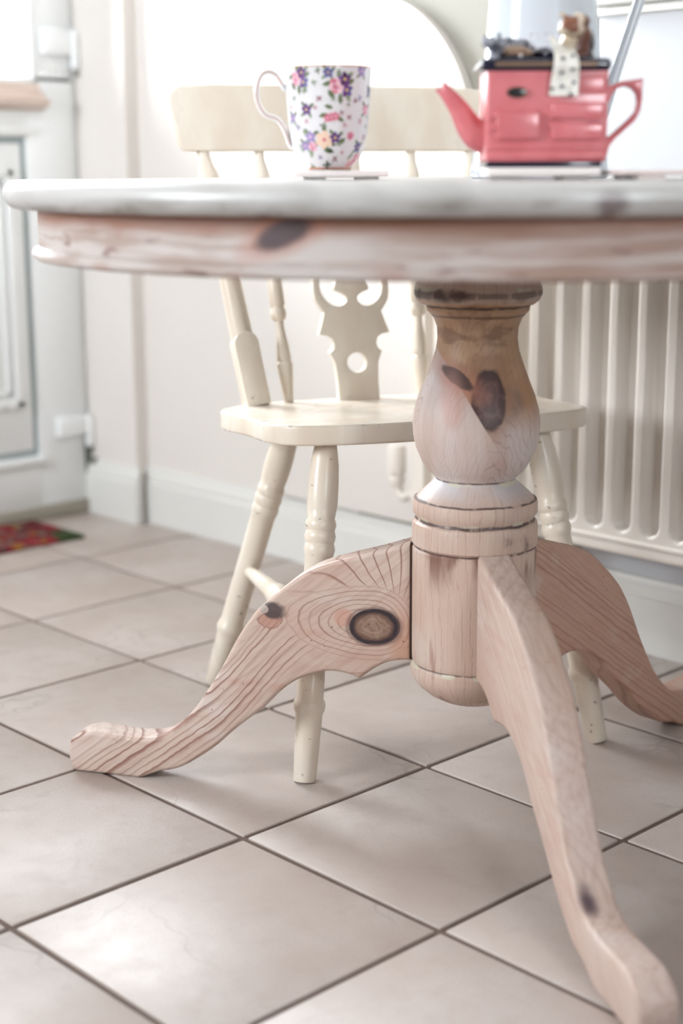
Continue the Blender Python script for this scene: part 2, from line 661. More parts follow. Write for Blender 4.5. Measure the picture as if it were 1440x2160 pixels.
finish('glazing_bead', bm_mesh(bm), m_upvc, door)
for z0, z1 in ((1.015, 1.102), (0.160, 0.236), (1.75, 1.84)):
    bm = bmesh.new()
    add_box(bm, DX - 0.002, DX + 0.016, 0.512, 0.598, z0 + 0.03, z1, bev=0.005, seg=3)
    add_box(bm, DX + 0.002, DX + 0.022, 0.588, 0.6065, z0, z1, bev=0.005, seg=3)
    hg = finish('hinge', bm_mesh(bm), m_upvc, door)
    bm = bmesh.new()
    add_lathe(bm, [(0.005, 0), (0.005, 0.014)], 12, Matrix.Translation((DX + 0.012, 0.597, z0 - 0.014)))
    finish('hinge_pin', bm_mesh(bm), m_steel, hg)
# door lining, threshold, rubber seal
bm = bmesh.new()
add_box(bm, XL - 0.12, XL + 0.004, DY0 - 0.045, DY0 + 0.026, 0, DZ1 + 0.04, bev=0.003)
add_box(bm, XL - 0.12, XL + 0.004, DY0 - 0.045, DY1, DZ1 - 0.026, DZ1 + 0.04, bev=0.003)
add_box(bm, XL - 0.12, DX - 0.008, 0.5935, 0.6075, 0.0, DZ1, bev=0.001)
struct(finish('trim_4', bm_mesh(bm), m_upvc))['label'] = 'white door lining'
box('seal', (DX - 0.008, DX + 0.003, 0.5925, 0.6050, 0.002, 0.162), m_seal, door, smooth=False)
m_sill = Mat('weathered_threshold', srgb(168, 162, 148), 0.5)
struct(tag(box('trim_5', (DX - 0.10, DX + 0.008, DY0, 0.6055, 0.0, 0.034), m_sill, bev=0.003), 'greyish threshold strip under the white door'))
box('bolt_knob', (DX + 0.016, DX + 0.028, 0.59, 0.607, 0.118, 0.134), m_steel, door, bev=0.003)

# ------------------------------------------------------------------ door mat
m_mat = Mat('woven_mat', srgb(150, 30, 35), 0.95)
a, b, cz = m_mat.coord()
v1 = m_mat.noise(16, 2)
v2 = m_mat.noise(34, 2, m_mat.cv(a + 3.0, b, cz))
c = m_mat.mix(v1.ss(.42, .60), srgb(92, 16, 22), srgb(134, 26, 34))
c = m_mat.mix(v2.ss(.56, .62), c, srgb(112, 98, 88))
c = m_mat.mix(m_mat.noise(22, 2, m_mat.cv(a, b + 5.0, cz)).ss(.60, .66), c, srgb(140, 92, 30))
c = m_mat.mix(m_mat.noise(27, 2, m_mat.cv(a, b + 9.0, cz)).ss(.60, .64), c, srgb(70, 40, 42))
corner = (((a - 0.100).sq() + (b - 0.315).sq()).sqrt() + (v2 - 0.5) * 0.03).ss(0.075, 0.055)
c = m_mat.mix(corner, c, srgb(44, 62, 24))
m_mat.col(c)
m_mat.bump(m_mat.noise(420, 2), 0.002, 0.8)
mat_t = empty('door_mat', (-1.540, 0.112, 0), 0, 'red patterned woven door mat with a dark green corner by the white door', 'mat')
bm = bmesh.new()
nx, ny = 42, 130
hx, hy = 0.103, 0.318
rows = []
for i in range(nx + 1):
    row = []
    for j in range(ny + 1):
        x, y = -hx + 2 * hx * i / nx, -hy + 2 * hy * j / ny
        e = min(hx - abs(x), hy - abs(y))
        z = 0.004 + 0.007 * min(1, e / 0.008) ** 0.5 + random.uniform(-.0012, .0012)
        if e < 1e-6: z = 0.003
        row.append(bm.verts.new((x + random.uniform(-.0008, .0008), y + random.uniform(-.0008, .0008), z)))
    rows.append(row)
for i in range(nx):
    for j in range(ny):
        bm.faces.new((rows[i][j], rows[i + 1][j], rows[i + 1][j + 1], rows[i][j + 1]))
finish('woven_pile', bm_mesh(bm), m_mat, mat_t, auto=0)
box('backing', (-hx + .001, hx - .001, -hy + .001, hy - .001, 0.0, 0.0032), Mat('dark_backing', srgb(60, 50, 45), .9), mat_t, smooth=False)

# ------------------------------------------------------------------ radiator
m_rad = Mat('radiator_enamel', srgb(228, 220, 211), 0.32)
ra_x, rb_x, rz0, rz1, ry = -0.528, 1.18, 0.192, 0.742, 0.520
rad = empty('radiator', ((ra_x + rb_x) / 2, 0.56, 0.0), 0, 'white ribbed panel radiator on the wall behind the table', 'radiator')
ox = (ra_x + rb_x) / 2
PITCH, SW, DEP = 0.0532, 0.0365, 0.020
x_first = -0.0147 - 0.0532 * 9
def slot_depth(x, z):
    if x < ra_x + 0.03 or x > rb_x - 0.03: return 0.0
    k = round((x - x_first) / PITCH)
    dx = abs(x - (x_first + k * PITCH))
    lo, hi = 0.229, 0.700
    r = SW / 2
    zz = max(lo + r - z, z - (hi - r), 0.0)
    d = max(dx, sqrt(dx * dx + zz * zz) if zz > 0 else dx)
    tt = (r - d) / 0.0085
    tt = max(0.0, min(1.0, tt))
    return DEP * tt * tt * (3 - 2 * tt)
xs = [ra_x + (rb_x - ra_x) * k / 520 for k in range(521)]
zs = [0.212, 0.219, 0.224] + [0.228 + 0.0034 * k for k in range(16)] + [0.31, 0.40, 0.50, 0.60, 0.66] + [0.672 + 0.0042 * k for k in range(12)] + [rz1 - 0.004]
bm = bmesh.new()
grid = [[bm.verts.new((x - ox, ry + slot_depth(x, z) - 0.56, z)) for z in zs] for x in xs]
for i in range(len(xs) - 1):
    for j in range(len(zs) - 1):
        bm.faces.new((grid[i][j], grid[i][j + 1], grid[i + 1][j + 1], grid[i + 1][j]))
finish('ribbed_front', bm_mesh(bm), m_rad, rad, auto=60)
box('back_panel', (ra_x - ox + .002, rb_x - ox - .002, ry + .022 - .56, ry + .070 - .56, rz0 + .018, rz1 - .006), m_rad, rad, bev=0.004)
box('bottom_channel', (ra_x - ox, rb_x - ox, ry - .56 - .0005, ry + .046 - .56, rz0, rz0 + 0.0225), m_rad, rad, bev=0.006, seg=3)
box('seam_lip', (ra_x - ox, rb_x - ox, ry - .0035 - .56, ry + .01 - .56, rz0 + 0.0205, rz0 + 0.0275), m_rad, rad, bev=0.002)
box('end_cap', (ra_x - ox - .004, ra_x - ox + .010, ry - .56 + .001, ry + .072 - .56, rz0 + .006, rz1), m_rad, rad, bev=0.003)
box('end_cap', (rb_x - ox - .010, rb_x - ox + .004, ry - .56 + .001, ry + .072 - .56, rz0 + .006, rz1), m_rad, rad, bev=0.003)
box('top_grille', (ra_x - ox, rb_x - ox, ry - .56 - .002, ry + .072 - .56, rz1 - .006, rz1), m_rad, rad, bev=0.002)
for bx_ in (-0.35, 0.9):
    box('bracket', (bx_ - ox - .02, bx_ - ox + .02, ry + .068 - .56, YB - .56 - .0062, 0.30, 0.62), m_rad, rad)
valve = None
bm = bmesh.new()
vy = ry + 0.035 - 0.56
add_tube(bm, smoothpts([(ra_x - ox + .005, vy, .222), (ra_x - ox - .03, vy, .214), (ra_x - ox - .052, vy, .204), (ra_x - ox - .066, vy, .214), (ra_x - ox - .070, vy, .235)], 5), 0.0095, 14)
add_lathe(bm, [(0.013, 0), (0.015, .004), (0.015, .016), (0.012, .02)], 20, Matrix.Translation((ra_x - ox - .070, vy, .225)))
valve = finish('valve_body', bm_mesh(bm), m_rad, rad, auto=45)
bm = bmesh.new()
add_lathe(bm, [(0.012, 0), (0.0165, .004), (0.0165, .050), (0.014, .056), (0, .058)], 24, Matrix.Translation((ra_x - ox - .070, vy, .243)))
finish('valve_head', bm_mesh(bm), m_rad, valve, auto=45)
bm = bmesh.new()
add_tube(bm, smoothpts([(ra_x - ox - .060, vy, .208), (ra_x - ox - .060, vy + .03, .204), (ra_x - ox - .060, YB - .56 - .007, .203)], 4), 0.0075, 12)
finish('feed_pipe', bm_mesh(bm), m_rad, valve)

# ------------------------------------------------------------------ table woods
W_BASE, W_LIGHT, W_GRAIN = srgb(202, 177, 162), srgb(213, 195, 184), srgb(136, 90, 74)
W_BROWN, W_DARK, W_PAINT = srgb(186, 146, 116), srgb(70, 50, 46), srgb(226, 222, 198)


def line(ph, lo=0.50, mid=0.93):
    f_ = ph.fr()
    return f_.ss(lo, mid) * f_.ss(1.0, mid + 0.02)


def wood_leg(name, knotty=False, tint=0.0, GA=1.0, red=srgb(184, 128, 100)):
    M = Mat(name, W_BASE, 0.5)
    s, y, z = M.coord()
    along, across = s * .78 - z * .62, s * .62 + z * .78
    stretch = M.cv(along * .45, y * 2.0, across)
    wob = M.noise(9, 2, stretch) - 0.5
    wob2 = M.noise(70, 2, M.cv(along * .8, y, across)) - 0.5
    dx, dz = s - 0.120, z - 0.2375
    if knotty:
        bend = dx.mx(0.0) * dx.ss(-0.02, 0.22)
        h = dz * 0.82 + bend * 0.62 + y * 0.25 + wob * 0.013 + wob2 * 0.0045
    else:
        h = dz * 0.82 + dx * 0.55 + y * 0.4 + wob * 0.010 + wob2 * 0.004 + tint
    irr = M.noise(34, 1, M.cv(h, 0.3, 0.0))
    lev = M.noise(95, 0, M.cv(h, 1.7, along * .03)).ss(.30, .68)
    flow = h * (96.0 if knotty else 135.0) + irr * 3.2
    lf = line(flow, .50, .90) * (lev * .9 + .15)
    if knotty:
        # ring system drawn out to the left of the knot, fan of lines above it
        el = (((dx.mx(0.0) * 0.40 + dx.mn(0.0) * 0.9).sq() + (dz - 0.004).sq()).sqrt() + wob * 0.016 + wob2 * .0028)
        th = (dz - 0.016 + wob * 0.012 + wob2 * .003).at2(dx + 0.030) * 4.4
        up = dz.ss(0.006, 0.026) * dx.ss(0.13, 0.05)
        wr = el.ss(0.054, 0.040)
        er = M.noise(120, 0, M.cv(el, .2, 0.0)).ss(.3, .7)
        above = dz.ss(-0.004, 0.014)
        lf = lf * (1.0 - above * dx.ss(.30, .12))
        ln = (lf * (1.0 - wr)).mx(line(el * 170.0, .64, .93) * wr * (er * .7 + .3)).mx(line(th + wob * 3.0, .80, .95) * up * (1.0 - wr))
    else:
        ln = lf
    blot = M.noise(7, 3, stretch)
    base = M.mix(blot.ss(.35, .65), W_BASE, W_LIGHT)
    base = M.mix(M.noise(22, 3, M.cv(s * .6 + z * .5, y, z * 2.2)).ss(.5, .72) * (.5 if knotty else .28), base, srgb(192, 150, 132))
    if not knotty:
        base = M.mix(0.04 + tint, base, red)
    fine = M.noise(260, 2, M.cv(along * .06, y * .6, across))
    base = M.mix(fine.ss(.42, .75) * .38, base, srgb(172, 130, 112))
    base = M.mix(M.noise(14, 2, M.cv(s, y, z * 1.4)).ss(.56, .74) * .35, base, srgb(220, 211, 206))
    c = M.mix(ln * (blot.ss(.2, .6) * .35 + .55) * GA, base, W_GRAIN)
    if knotty:
        warm = (((dx + .036) / .02).sq() + ((dz + .014) / .05).sq()).sqrt().ss(1.2, .3)
        c = M.mix(warm * .45, c, srgb(190, 128, 98))
        tip = (((dx - .040) / .012).sq() + ((dz - .009) / .011).sq() + wob * 2.0).sqrt().ss(1.1, .8)
        c = M.mix(tip * .6, c, srgb(198, 146, 126))
        # the big knot
        ca, sa = cos(-0.13), sin(-0.13)
        kx, kz = (dx * ca + dz * sa) / 0.0325, (dz * ca - dx * sa) / 0.0232
        rk0 = (kx.sq() + kz.sq()).sqrt()
        rk = rk0 + wob2 * .22 + (M.noise(40, 2) - .5) * .16
        inner = M.mix(((rk * 30.0 + wob2 * 9.0).sin() * .5 + .5) * .55, srgb(152, 124, 106), srgb(108, 82, 70))
        inner = M.mix(M.noise(150, 2).ss(.45, .7) * .4, inner, srgb(176, 150, 130))
        inner = M.mix(rk.ss(.45, .85), inner, srgb(92, 62, 54))
        inner = M.mix((rk - .90).abs().ss(.20, .03) * (M.noise(60, 2).ss(.2, .5) * .5 + .5), inner, srgb(44, 38, 46))
        c = M.mix(rk0.ss(1.05, .99), c, inner)
        halo = (rk - 1.06).abs().ss(.16, .0)
        c = M.mix(halo * .6, c, srgb(104, 80, 74))
        # the small loose knot with its stain
        sx_, sz_ = s - .263, z - .2490
        rs = (sx_.sq() + sz_.sq()).sqrt() + wob2 * .006
        st = (((s - .2555) / .015).sq() + ((z - .2345) / .011).sq()).sqrt() + wob * 3.0 + wob2 * 1.6
        c = M.mix(st.ss(1.0, .85) * .65, c, srgb(178, 126, 108))
        c = M.mix((st - .95).abs().ss(.12, .02) * .6, c, srgb(136, 90, 78))
        c = M.mix((rs + sx_ * .7 - .001).ss(.0088, .0046) * .92, c, srgb(70, 58, 60))
        c = M.mix((rs - sx_ * .3).ss(.0056, .0044), c, srgb(176, 160, 150))
        # grey scuffs on the toe
        c = M.mix(M.noise(30, 3).ss(.58, .66) * s.ss(.42, .48) * .6, c, srgb(120, 110, 96))
        c = M.mix(s.ss(.0765, .0750), c, srgb(86, 62, 56))
    # odd dark specks
    c = M.mix(M.voro(70).ss(.10, .06) * M.noise(11, 1).ss(.56, .62) * .8, c, srgb(96, 70, 60))
    M.col(c)
    M.rgh(blot * .15 + .40)
    M.bump(M.noise(160, 1, M.cv(along * .2, y, across)), 0.0005, 0.35)
    return M


m_leg_knot = wood_leg('limed_pine_knotted', True)
m_leg_b = wood_leg('limed_pine_reddish', False, 0.62, 0.55, srgb(190, 140, 116))
m_leg_c = wood_leg('limed_pine_pale', False, 0.03, 0.20)
# dark knot on the upper edge of the leg nearest the camera
s, y, z = m_leg_c.coord()
rk = (((s - .402) / .019).sq() + ((y + .010) / .012).sq() + ((z - .090) / .05).sq()).sqrt() + (m_leg_c.noise(60, 2) - .5) * .5
prev = m_leg_c.b.inputs['Base Color'].links[0].from_socket
m_leg_c.col(m_leg_c.mix(rk.ss(1.25, .35), prev, srgb(92, 74, 80)))

# turned column
m_col = Mat('limed_pine_turned', W_BASE, 0.5)
M = m_col
a, y, z = M.coord()                       # a: sideways, y<0 faces the room, z up
ang = y.at2(a)
wv = M.cv(a * 1.0, y * 1.0, z * .35)
wob = M.noise(16, 3, wv) - 0.5
wob2 = M.noise(55, 3) - 0.5
st = M.cv(ang * 14.0, z * 1.6, 0.0)
streak = M.noise(4.0, 3, st)
hair = M.noise(26.0, 2, M.cv(ang * 9.0, z * .9, 0.0))
mott = M.noise(24, 3, M.cv(a, y, z * .7))
c = M.mix(streak.ss(.42, .68) * .5, srgb(208, 184, 168), srgb(192, 158, 138))
c = M.mix(M.noise(9, 2).ss(.5, .7) * .5, c, srgb(216, 204, 198))
front = y.ss(0.01, -0.01)
# darker glued-up block above the joint line, pale pink block below it
side = (a + .035) * .859 + (z - .565) * .512 + wob * .006
upper = side.ss(-.0008, .0008)
bulb = z.ss(.424, .430) * z.ss(.646, .640)
low = (z + a * .25 + wob * .06)
brown = M.mix(M.noise(14, 3, M.cv(a, y, z * .6)).ss(.3, .7), srgb(182, 140, 106), srgb(208, 172, 140))
brown = M.mix(mott.ss(.5, .68) * .5, brown, srgb(146, 112, 94))
pinky = M.mix(M.noise(12, 3, M.cv(a * 1.5, y, z * .4)).ss(.35, .65), srgb(204, 182, 170), srgb(216, 203, 198))
pinky = M.mix(mott.ss(.55, .75) * .45, pinky, srgb(196, 152, 136))
c = M.mix(bulb, c, M.mix(upper * low.ss(.495, .548), pinky, brown))
rings_ = line((z * 52.0 + ((a - .02).sq() * 2200.0) + wob * 9.0 + wob2 * 1.5), .78, .95)
c = M.mix(rings_ * bulb * mott.ss(.35, .6) * .38, c, srgb(128, 98, 88))
c = M.mix(hair.ss(.55, .75) * .4, c, srgb(176, 128, 106))
vert = line(ang * 6.0 + wob * 3.5 + wob2, .72, .95)
c = M.mix(vert * (1.0 - bulb * .4) * streak.ss(.35, .6) * .35, c, srgb(154, 104, 86))
k1 = (((a - .0085) / .0205).sq() + ((z - .533) / .036).sq()).sqrt() + wob2 * .35 + wob * .5
kn = M.mix((k1 * 15.0 + wob2 * 6.0).sin().ss(-.2, .9) * .5, srgb(84, 60, 58), srgb(118, 90, 80))
kn = M.mix(k1.ss(.65, 1.0), kn, srgb(66, 46, 48))
kn = M.mix(M.noise(90, 2).ss(.5, .7) * .4, kn, srgb(128, 96, 84))
c = M.mix(k1.ss(1.9, .9) * front * upper * .6, c, srgb(150, 104, 78))
c = M.mix(k1.ss(1.08, .90) * front * upper, c, kn)
k2a, k2z = (a + .0265) * .82 + (z - .5565) * -.57, (z - .5565) * .82 + (a + .0265) * .57
k2 = ((k2a / .0215).sq() + (k2z / .0085).sq()).sqrt() + wob2 * .6 + wob * .6
c = M.mix(k2.ss(2.6, .9) * front * .5, c, srgb(188, 128, 108))
c = M.mix(k2.ss(1.10, .80) * front * .92, c, srgb(80, 62, 62))
rd = (((a + .035) / .02).sq() + ((z - .535) / .035).sq() + wob * 4.0).sqrt().ss(1.2, .2)
c = M.mix(rd * front * .45, c, srgb(196, 138, 122))
smk = (((a - .038) / .020).sq() + ((z - .53) / .03).sq() + wob * 4.0).sqrt().ss(1.2, .2)
c = M.mix(smk * front * mott.ss(.35, .6) * .7, c, srgb(132, 110, 104))
# neck blotches
c = M.mix(z.ss(.565, .60) * z.ss(.655, .64) * M.noise(26, 3, M.cv(a, y, z * 2.0)).ss(.50, .64) * .6, c, srgb(132, 98, 76))
# stains under the collar, smudges on the shaft
sc = M.noise(30, 3, M.cv(a * 1.2, y * 1.2, z * .35))
c = M.mix(z.ss(.285, .343) * z.ss(.350, .347) * sc.ss(.48, .66) * .85, c, srgb(118, 76, 58))
c = M.mix((((a - .045) / .022).sq() + ((z - .361) / .014).sq() + wob * 6.0 + wob2 * 3.0).sqrt().ss(1.1, .4) * front * mott.ss(.35, .55) * .85, c, srgb(104, 78, 72))
c = M.mix(M.noise(13, 3, M.cv(a * 3.0, y * 3.0, z * .5)).ss(.60, .68) * z.ss(.35, .34) * .6, c, srgb(150, 104, 88))
c = M.mix(z.ss(.402, .425) * z.ss(.432, .428) * M.noise(14, 2).ss(.4, .6) * .7, c, srgb(206, 206, 212))
# dirt in the grooves, cream paint left beside them
gn = M.noise(22, 3, M.cv(a, y, z * .25))
gn2 = M.noise(75, 2, M.cv(a, y, z * .5))
gz = z + wob * .004 + wob2 * .0016
for z0, w, d_, pz in ((.652, .0055, .65, .658), (.6375, .0024, .85, None), (.6260, .0022, .6, None), (.4300, .0018, .8, .4283), (.4058, .0014, .85, None), (.3815, .0030, .95, .3848), (.3475, .0016, .9, None), (.2005, .0020, .7, .1985)):
    dd = (gz - z0).abs() - (gn - .5) * w * 1.6
    c = M.mix(dd.ss(w, w * .35) * (gn2.ss(.25, .5) * d_), c, srgb(74, 52, 50))
    if pz:
        c = M.mix(((gz - pz).abs() - (gn2 - .5) * .006).ss(.0026, .0016) * gn.ss(.50, .56) * .85, c, srgb(214, 208, 186))
c = M.mix((((a + .045) / .040).sq() + ((z - .652) / .009).sq() + wob2 * 2.5 + wob * 2.0).sqrt().ss(1.15, .5) * front * .85, c, srgb(72, 46, 40))
M.col(c)
M.rgh(mott * .15 + .38)

# rim and apron of the top
m_top = Mat('limewashed_top', srgb(232, 231, 232), 0.42, Specular_IOR_Level=0.8)
M = m_top
x, y, z = M.coord()
ang = y.at2(x)
gr = M.noise(5, 3, M.cv(x * .8, y * 8.0, z))
c = M.mix(gr.ss(.4, .7) * .5, srgb(200, 198, 195), srgb(172, 169, 164))
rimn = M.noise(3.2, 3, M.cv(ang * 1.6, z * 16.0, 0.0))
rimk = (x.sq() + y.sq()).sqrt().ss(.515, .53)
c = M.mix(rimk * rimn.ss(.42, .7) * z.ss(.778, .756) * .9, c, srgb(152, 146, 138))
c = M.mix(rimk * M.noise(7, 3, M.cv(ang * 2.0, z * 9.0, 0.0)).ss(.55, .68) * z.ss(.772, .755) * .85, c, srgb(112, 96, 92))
A1 = -0.648                               # angle (table-local) of the knot right of centre
kk = (((ang - A1) / .030).sq() + ((z - .764) / .011).sq()).sqrt() + (M.noise(50, 2) - .5) * .4
c = M.mix(kk.ss(1.3, .4) * .8, c, srgb(110, 92, 92))
M.col(c)
M.rgh(gr * .15 + .26)

m_apron = Mat('limed_pine_apron', W_BASE, 0.5)
M = m_apron
x, y, z = M.coord()
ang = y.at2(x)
lz = M.noise(3.0, 3, M.cv(ang * 1.3, z * 30.0, 0.0))
c = M.mix(lz.ss(.40, .66) * .8, srgb(206, 196, 190), srgb(170, 147, 134))
c = M.mix(M.noise(2.2, 2, M.cv(ang * 2.2, z * 12.0, 3.0)).ss(.52, .68) * .7, c, srgb(172, 132, 116))
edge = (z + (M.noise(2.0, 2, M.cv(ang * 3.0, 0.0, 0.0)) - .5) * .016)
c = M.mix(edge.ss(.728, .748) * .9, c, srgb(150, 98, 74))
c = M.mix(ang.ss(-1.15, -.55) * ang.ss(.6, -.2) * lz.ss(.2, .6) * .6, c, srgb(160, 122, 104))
A2 = -1.2014
kk = (((ang - A2) + (z - .735) * -2.2) / .050).sq() + ((z - .737) / .017).sq()
kk = kk.sqrt() + (M.noise(40, 2) - .5) * .5
c = M.mix(kk.ss(1.9, .8) * .6, c, srgb(176, 112, 88))
c = M.mix(kk.ss(1.15, .6), c, srgb(82, 64, 66))
c = M.mix((M.noise(3.6, 2, M.cv(ang * 3.0, z * 20.0, 8.0))).ss(.62, .70) * z.ss(.74, .72) * .7, c, srgb(136, 104, 98))
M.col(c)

# ------------------------------------------------------------------ pedestal table
TC = Vector((0.136, -0.064, 0.0))
ZT = 0.782
YAW = radians(46.317)
table = empty('pedestal_table', TC, 0, 'round limewashed pine pedestal table on three scrolled legs', 'table')
# top: rounded (bullnose) disc
prof = [(0.0, .752), (.485, .752), (.520, .7525)]
for k in range(13):
    a_ = -pi / 2 + pi * k / 12
    prof.append((.523 + .018 * cos(a_) ** .9 if 0 < k < 12 else .523, .7675 + .0150 * sin(a_)))
prof += [(.515, ZT), (.30, ZT), (0.0, ZT)]
bm = bmesh.new()
add_lathe(bm, prof, 160)
finish('table_top', bm_mesh(bm), m_top, table, auto=0)
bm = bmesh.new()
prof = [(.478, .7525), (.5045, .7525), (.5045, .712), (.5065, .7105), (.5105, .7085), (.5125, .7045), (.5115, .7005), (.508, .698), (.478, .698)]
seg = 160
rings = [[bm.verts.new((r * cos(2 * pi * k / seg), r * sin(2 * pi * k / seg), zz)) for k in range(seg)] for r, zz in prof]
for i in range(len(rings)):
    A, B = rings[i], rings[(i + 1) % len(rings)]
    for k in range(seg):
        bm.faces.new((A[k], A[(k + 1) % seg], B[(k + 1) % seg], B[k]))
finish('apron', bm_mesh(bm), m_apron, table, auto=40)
# cross battens under the top
for rz in (0.0, pi / 2):
    bm = bmesh.new()
    add_box(bm, -.476, .476, -.035, .035, .716, .7525, bev=0.003)
    finish('batten', bm_mesh(bm), m_leg_c, table, rot=(0, 0, YAW + rz))
# turned column (profile measured from the photograph)
prof = [(.0, .146), (.020, .1465), (.040, .1515), (.056, .160), (.068, .1705), (.0755, .181), (.0775, .190), (.0765, .1965), (.0745, .1985),
        (.0740, .2005), (.0752, .2025), (.0755, .210), (.0757, .3440), (.0742, .3462), (.0742, .3485), (.0762, .3505), (.0765, .372),
        (.0755, .3770), (.0722, .3800), (.0715, .3825), (.0725, .3850), (.0750, .3885), (.0757, .3950), (.0752, .4005), (.0742, .4050), (.0715, .4060),
        (.0660, .4120), (.0575, .4195), (.0500, .4260), (.0478, .4290), (.0490, .4315), (.0580, .4395), (.0652, .4510), (.0716, .4660),
        (.0752, .4805), (.0764, .4970), (.0747, .5115), (.0696, .5298), (.0622, .5480), (.0552, .5665), (.0496, .5830), (.0474, .5975),
        (.0482, .6110), (.0520, .6215), (.0568, .6270), (.0600, .6305), (.0608, .6335), (.0610, .6368), (.0665, .6385), (.0728, .6435), (.0754, .6505),
        (.0750, .6570), (.0722, .6640), (.072, .6680), (.086, .6690), (.090, .672), (.090, .716), (.0, .716)]
bm = bmesh.new()
# resample smooth runs a little
add_lathe(bm, prof, 72)
column = finish('column', bm_mesh(bm), m_col, table, rot=(0, 0, YAW), auto=32)

LEG = [(0.0723, 0.3577), (0.1159, 0.3424), (0.1651, 0.3277), (0.1984, 0.3151), (0.2221, 0.3006), (0.243, 0.2837), (0.2642, 0.2648), (0.281, 0.2472),
       (0.3028, 0.2146), (0.3243, 0.1752), (0.3468, 0.1384), (0.3688, 0.1077), (0.399, 0.0785), (0.4209, 0.068), (0.4506, 0.0645), (0.4838, 0.0659),
       (0.5141, 0.0668), (0.5332, 0.0608), (0.5448, 0.0509), (0.5484, 0.0356), (0.5464, 0.0174)]
LOW = [(0.415, 0.0209), (0.3857, 0.0295), (0.3415, 0.0593), (0.3052, 0.0932), (0.2696, 0.1228), (0.252, 0.1419), (0.2275, 0.1629), (0.1995, 0.1762), (0.1794, 0.1811), (0.1589, 0.1804), (0.1406, 0.1752)]
LOW2 = [(0.1406, 0.1752), (0.1353, 0.1788), (0.1187, 0.1915), (0.0992, 0.2012), (0.0728, 0.2054)]
outl = smoothpts(LEG, 4) + [Vector((0.5391, 0.0077)), Vector((0.4455, 0.0075))] + smoothpts(LOW, 4) + smoothpts(LOW2, 4)[1:]
outl = [(p[0], p[1] - 0.0075) for p in outl]
for a_, mt in ((-150, m_leg_knot), (-30, m_leg_c), (90, m_leg_b)):
    me = plate_mesh(outl, (), 0.0215, 0.006, 4)
    xform(me, XZ)
    finish('leg', me, mt, table, rot=(0, 0, radians(a_)), auto=40)

# ------------------------------------------------------------------ cream chair
m_cream = Mat('cream_gloss_paint', srgb(236, 222, 196), 0.3)
M = m_cream
x, y, z = M.coord()
n_ = M.noise(18, 3, M.cv(x, y, z * .35))
c = M.mix(n_.ss(.35, .7), srgb(235, 225, 210), srgb(226, 211, 192))
chip = (M.voro(85, M.cv(x, y, z * .8)) + (M.noise(200, 1) - .5) * .15).ss(.20, .15) * M.noise(17, 2).ss(.54, .60) * z.ss(.17, .10)
c = M.mix(chip, c, srgb(70, 58, 48))
scuff = M.noise(70, 2, M.cv(x, y, z * 2.0)).ss(.70, .74) * z.ss(.5, .44) * .7
c = M.mix(scuff, c, srgb(140, 120, 100))
M.col(c)
M.rgh(n_ * .15 + .22)
chair = empty('dining_chair', (0.012, 0.0455, 0), radians(65.61), 'cream painted farmhouse chair with a pierced splat behind the table', 'chair')
UO = -0.004
FLEG = [(0, .0138), (.004, .0150), (.19, .0182), (.200, .0186), (.208, .0205), (.222, .0217), (.236, .0205), (.243, .0183), (.343, .0183), (.60, .0185), (.657, .0184), (.662, .0196), (.678, .0212), (.694, .0196), (.697, .0188), (.700, .0196), (.716, .0212), (.731, .0196), (.734, .0188), (.737, .0196), (.751, .0210), (.764, .0196), (.768, .0182), (.80, .0202), (.83, .0208), (.87, .0206), (.925, .0192), (.97, .0160), (1.0, .0137)]
def seat_z(v): return 0.470 - 0.058 * (v - 0.03)
feet = []
for sx, fu, tu, fv, tv_ in ((-1, .218, .152, 0.0, .085), (1, .218, .160, 0.0, .088), (-1, .224, .124, .432, .33), (1, .224, .124, .432, .33)):
    p0 = (sx * fu + (UO if fv else 0), fv, 0.0)
    p1 = (sx * tu + UO, tv_, seat_z(tv_) - 0.024)
    feet.append((Vector(p0), Vector(p1)))
    turned('leg', p0, p1, FLEG, m_cream, chair)
def lerp(a, b, t): return a + (b - a) * t
def stretcher(pa, pb):
    turned('stretcher', pa, pb, [(0, .0085), (.12, .0100), (.30, .0125), (.44, .0140), (.46, .0165), (.50, .0175), (.54, .0165), (.56, .0140), (.70, .0125), (.88, .0100), (1, .0085)], m_cream, chair, 20)
la, lb = lerp(*feet[0], .45), lerp(*feet[2], .45)
ra2, rb2 = lerp(*feet[1], .45), lerp(*feet[3], .45)
stretcher(la, lb)
stretcher(ra2, rb2)
stretcher(lerp(la, lb, .5), lerp(ra2, rb2, .5))
half = [(0, .021), (.06, .0215), (.115, .025), (.160, .034), (.200, .052), (.222, .075), (.2315, .105), (.2335, .145), (.2335, .19), (.2375, .235), (.2435, .275), (.2385, .318), (.214, .358), (.165, .390), (.09, .405), (0, .409)]
sh = smoothpts([(u, v, 0) for u, v in half], 4)
seat_o = [(p.x + UO + .008, p.y) for p in sh] + [(-p.x + UO + .004, p.y) for p in reversed(sh[1:-1])]
me = plate_mesh(seat_o, (), 0.0135, 0.004, 3)
bm = bmesh.new()
bm.from_mesh(me)
for v in bm.verts:
    v.co.z += seat_z(v.co.y) - 0.0135
me = bm_mesh(bm)
finish('seat', me, m_cream, chair, auto=40)
def back_v(z): return .372 + (z - .45) * .23
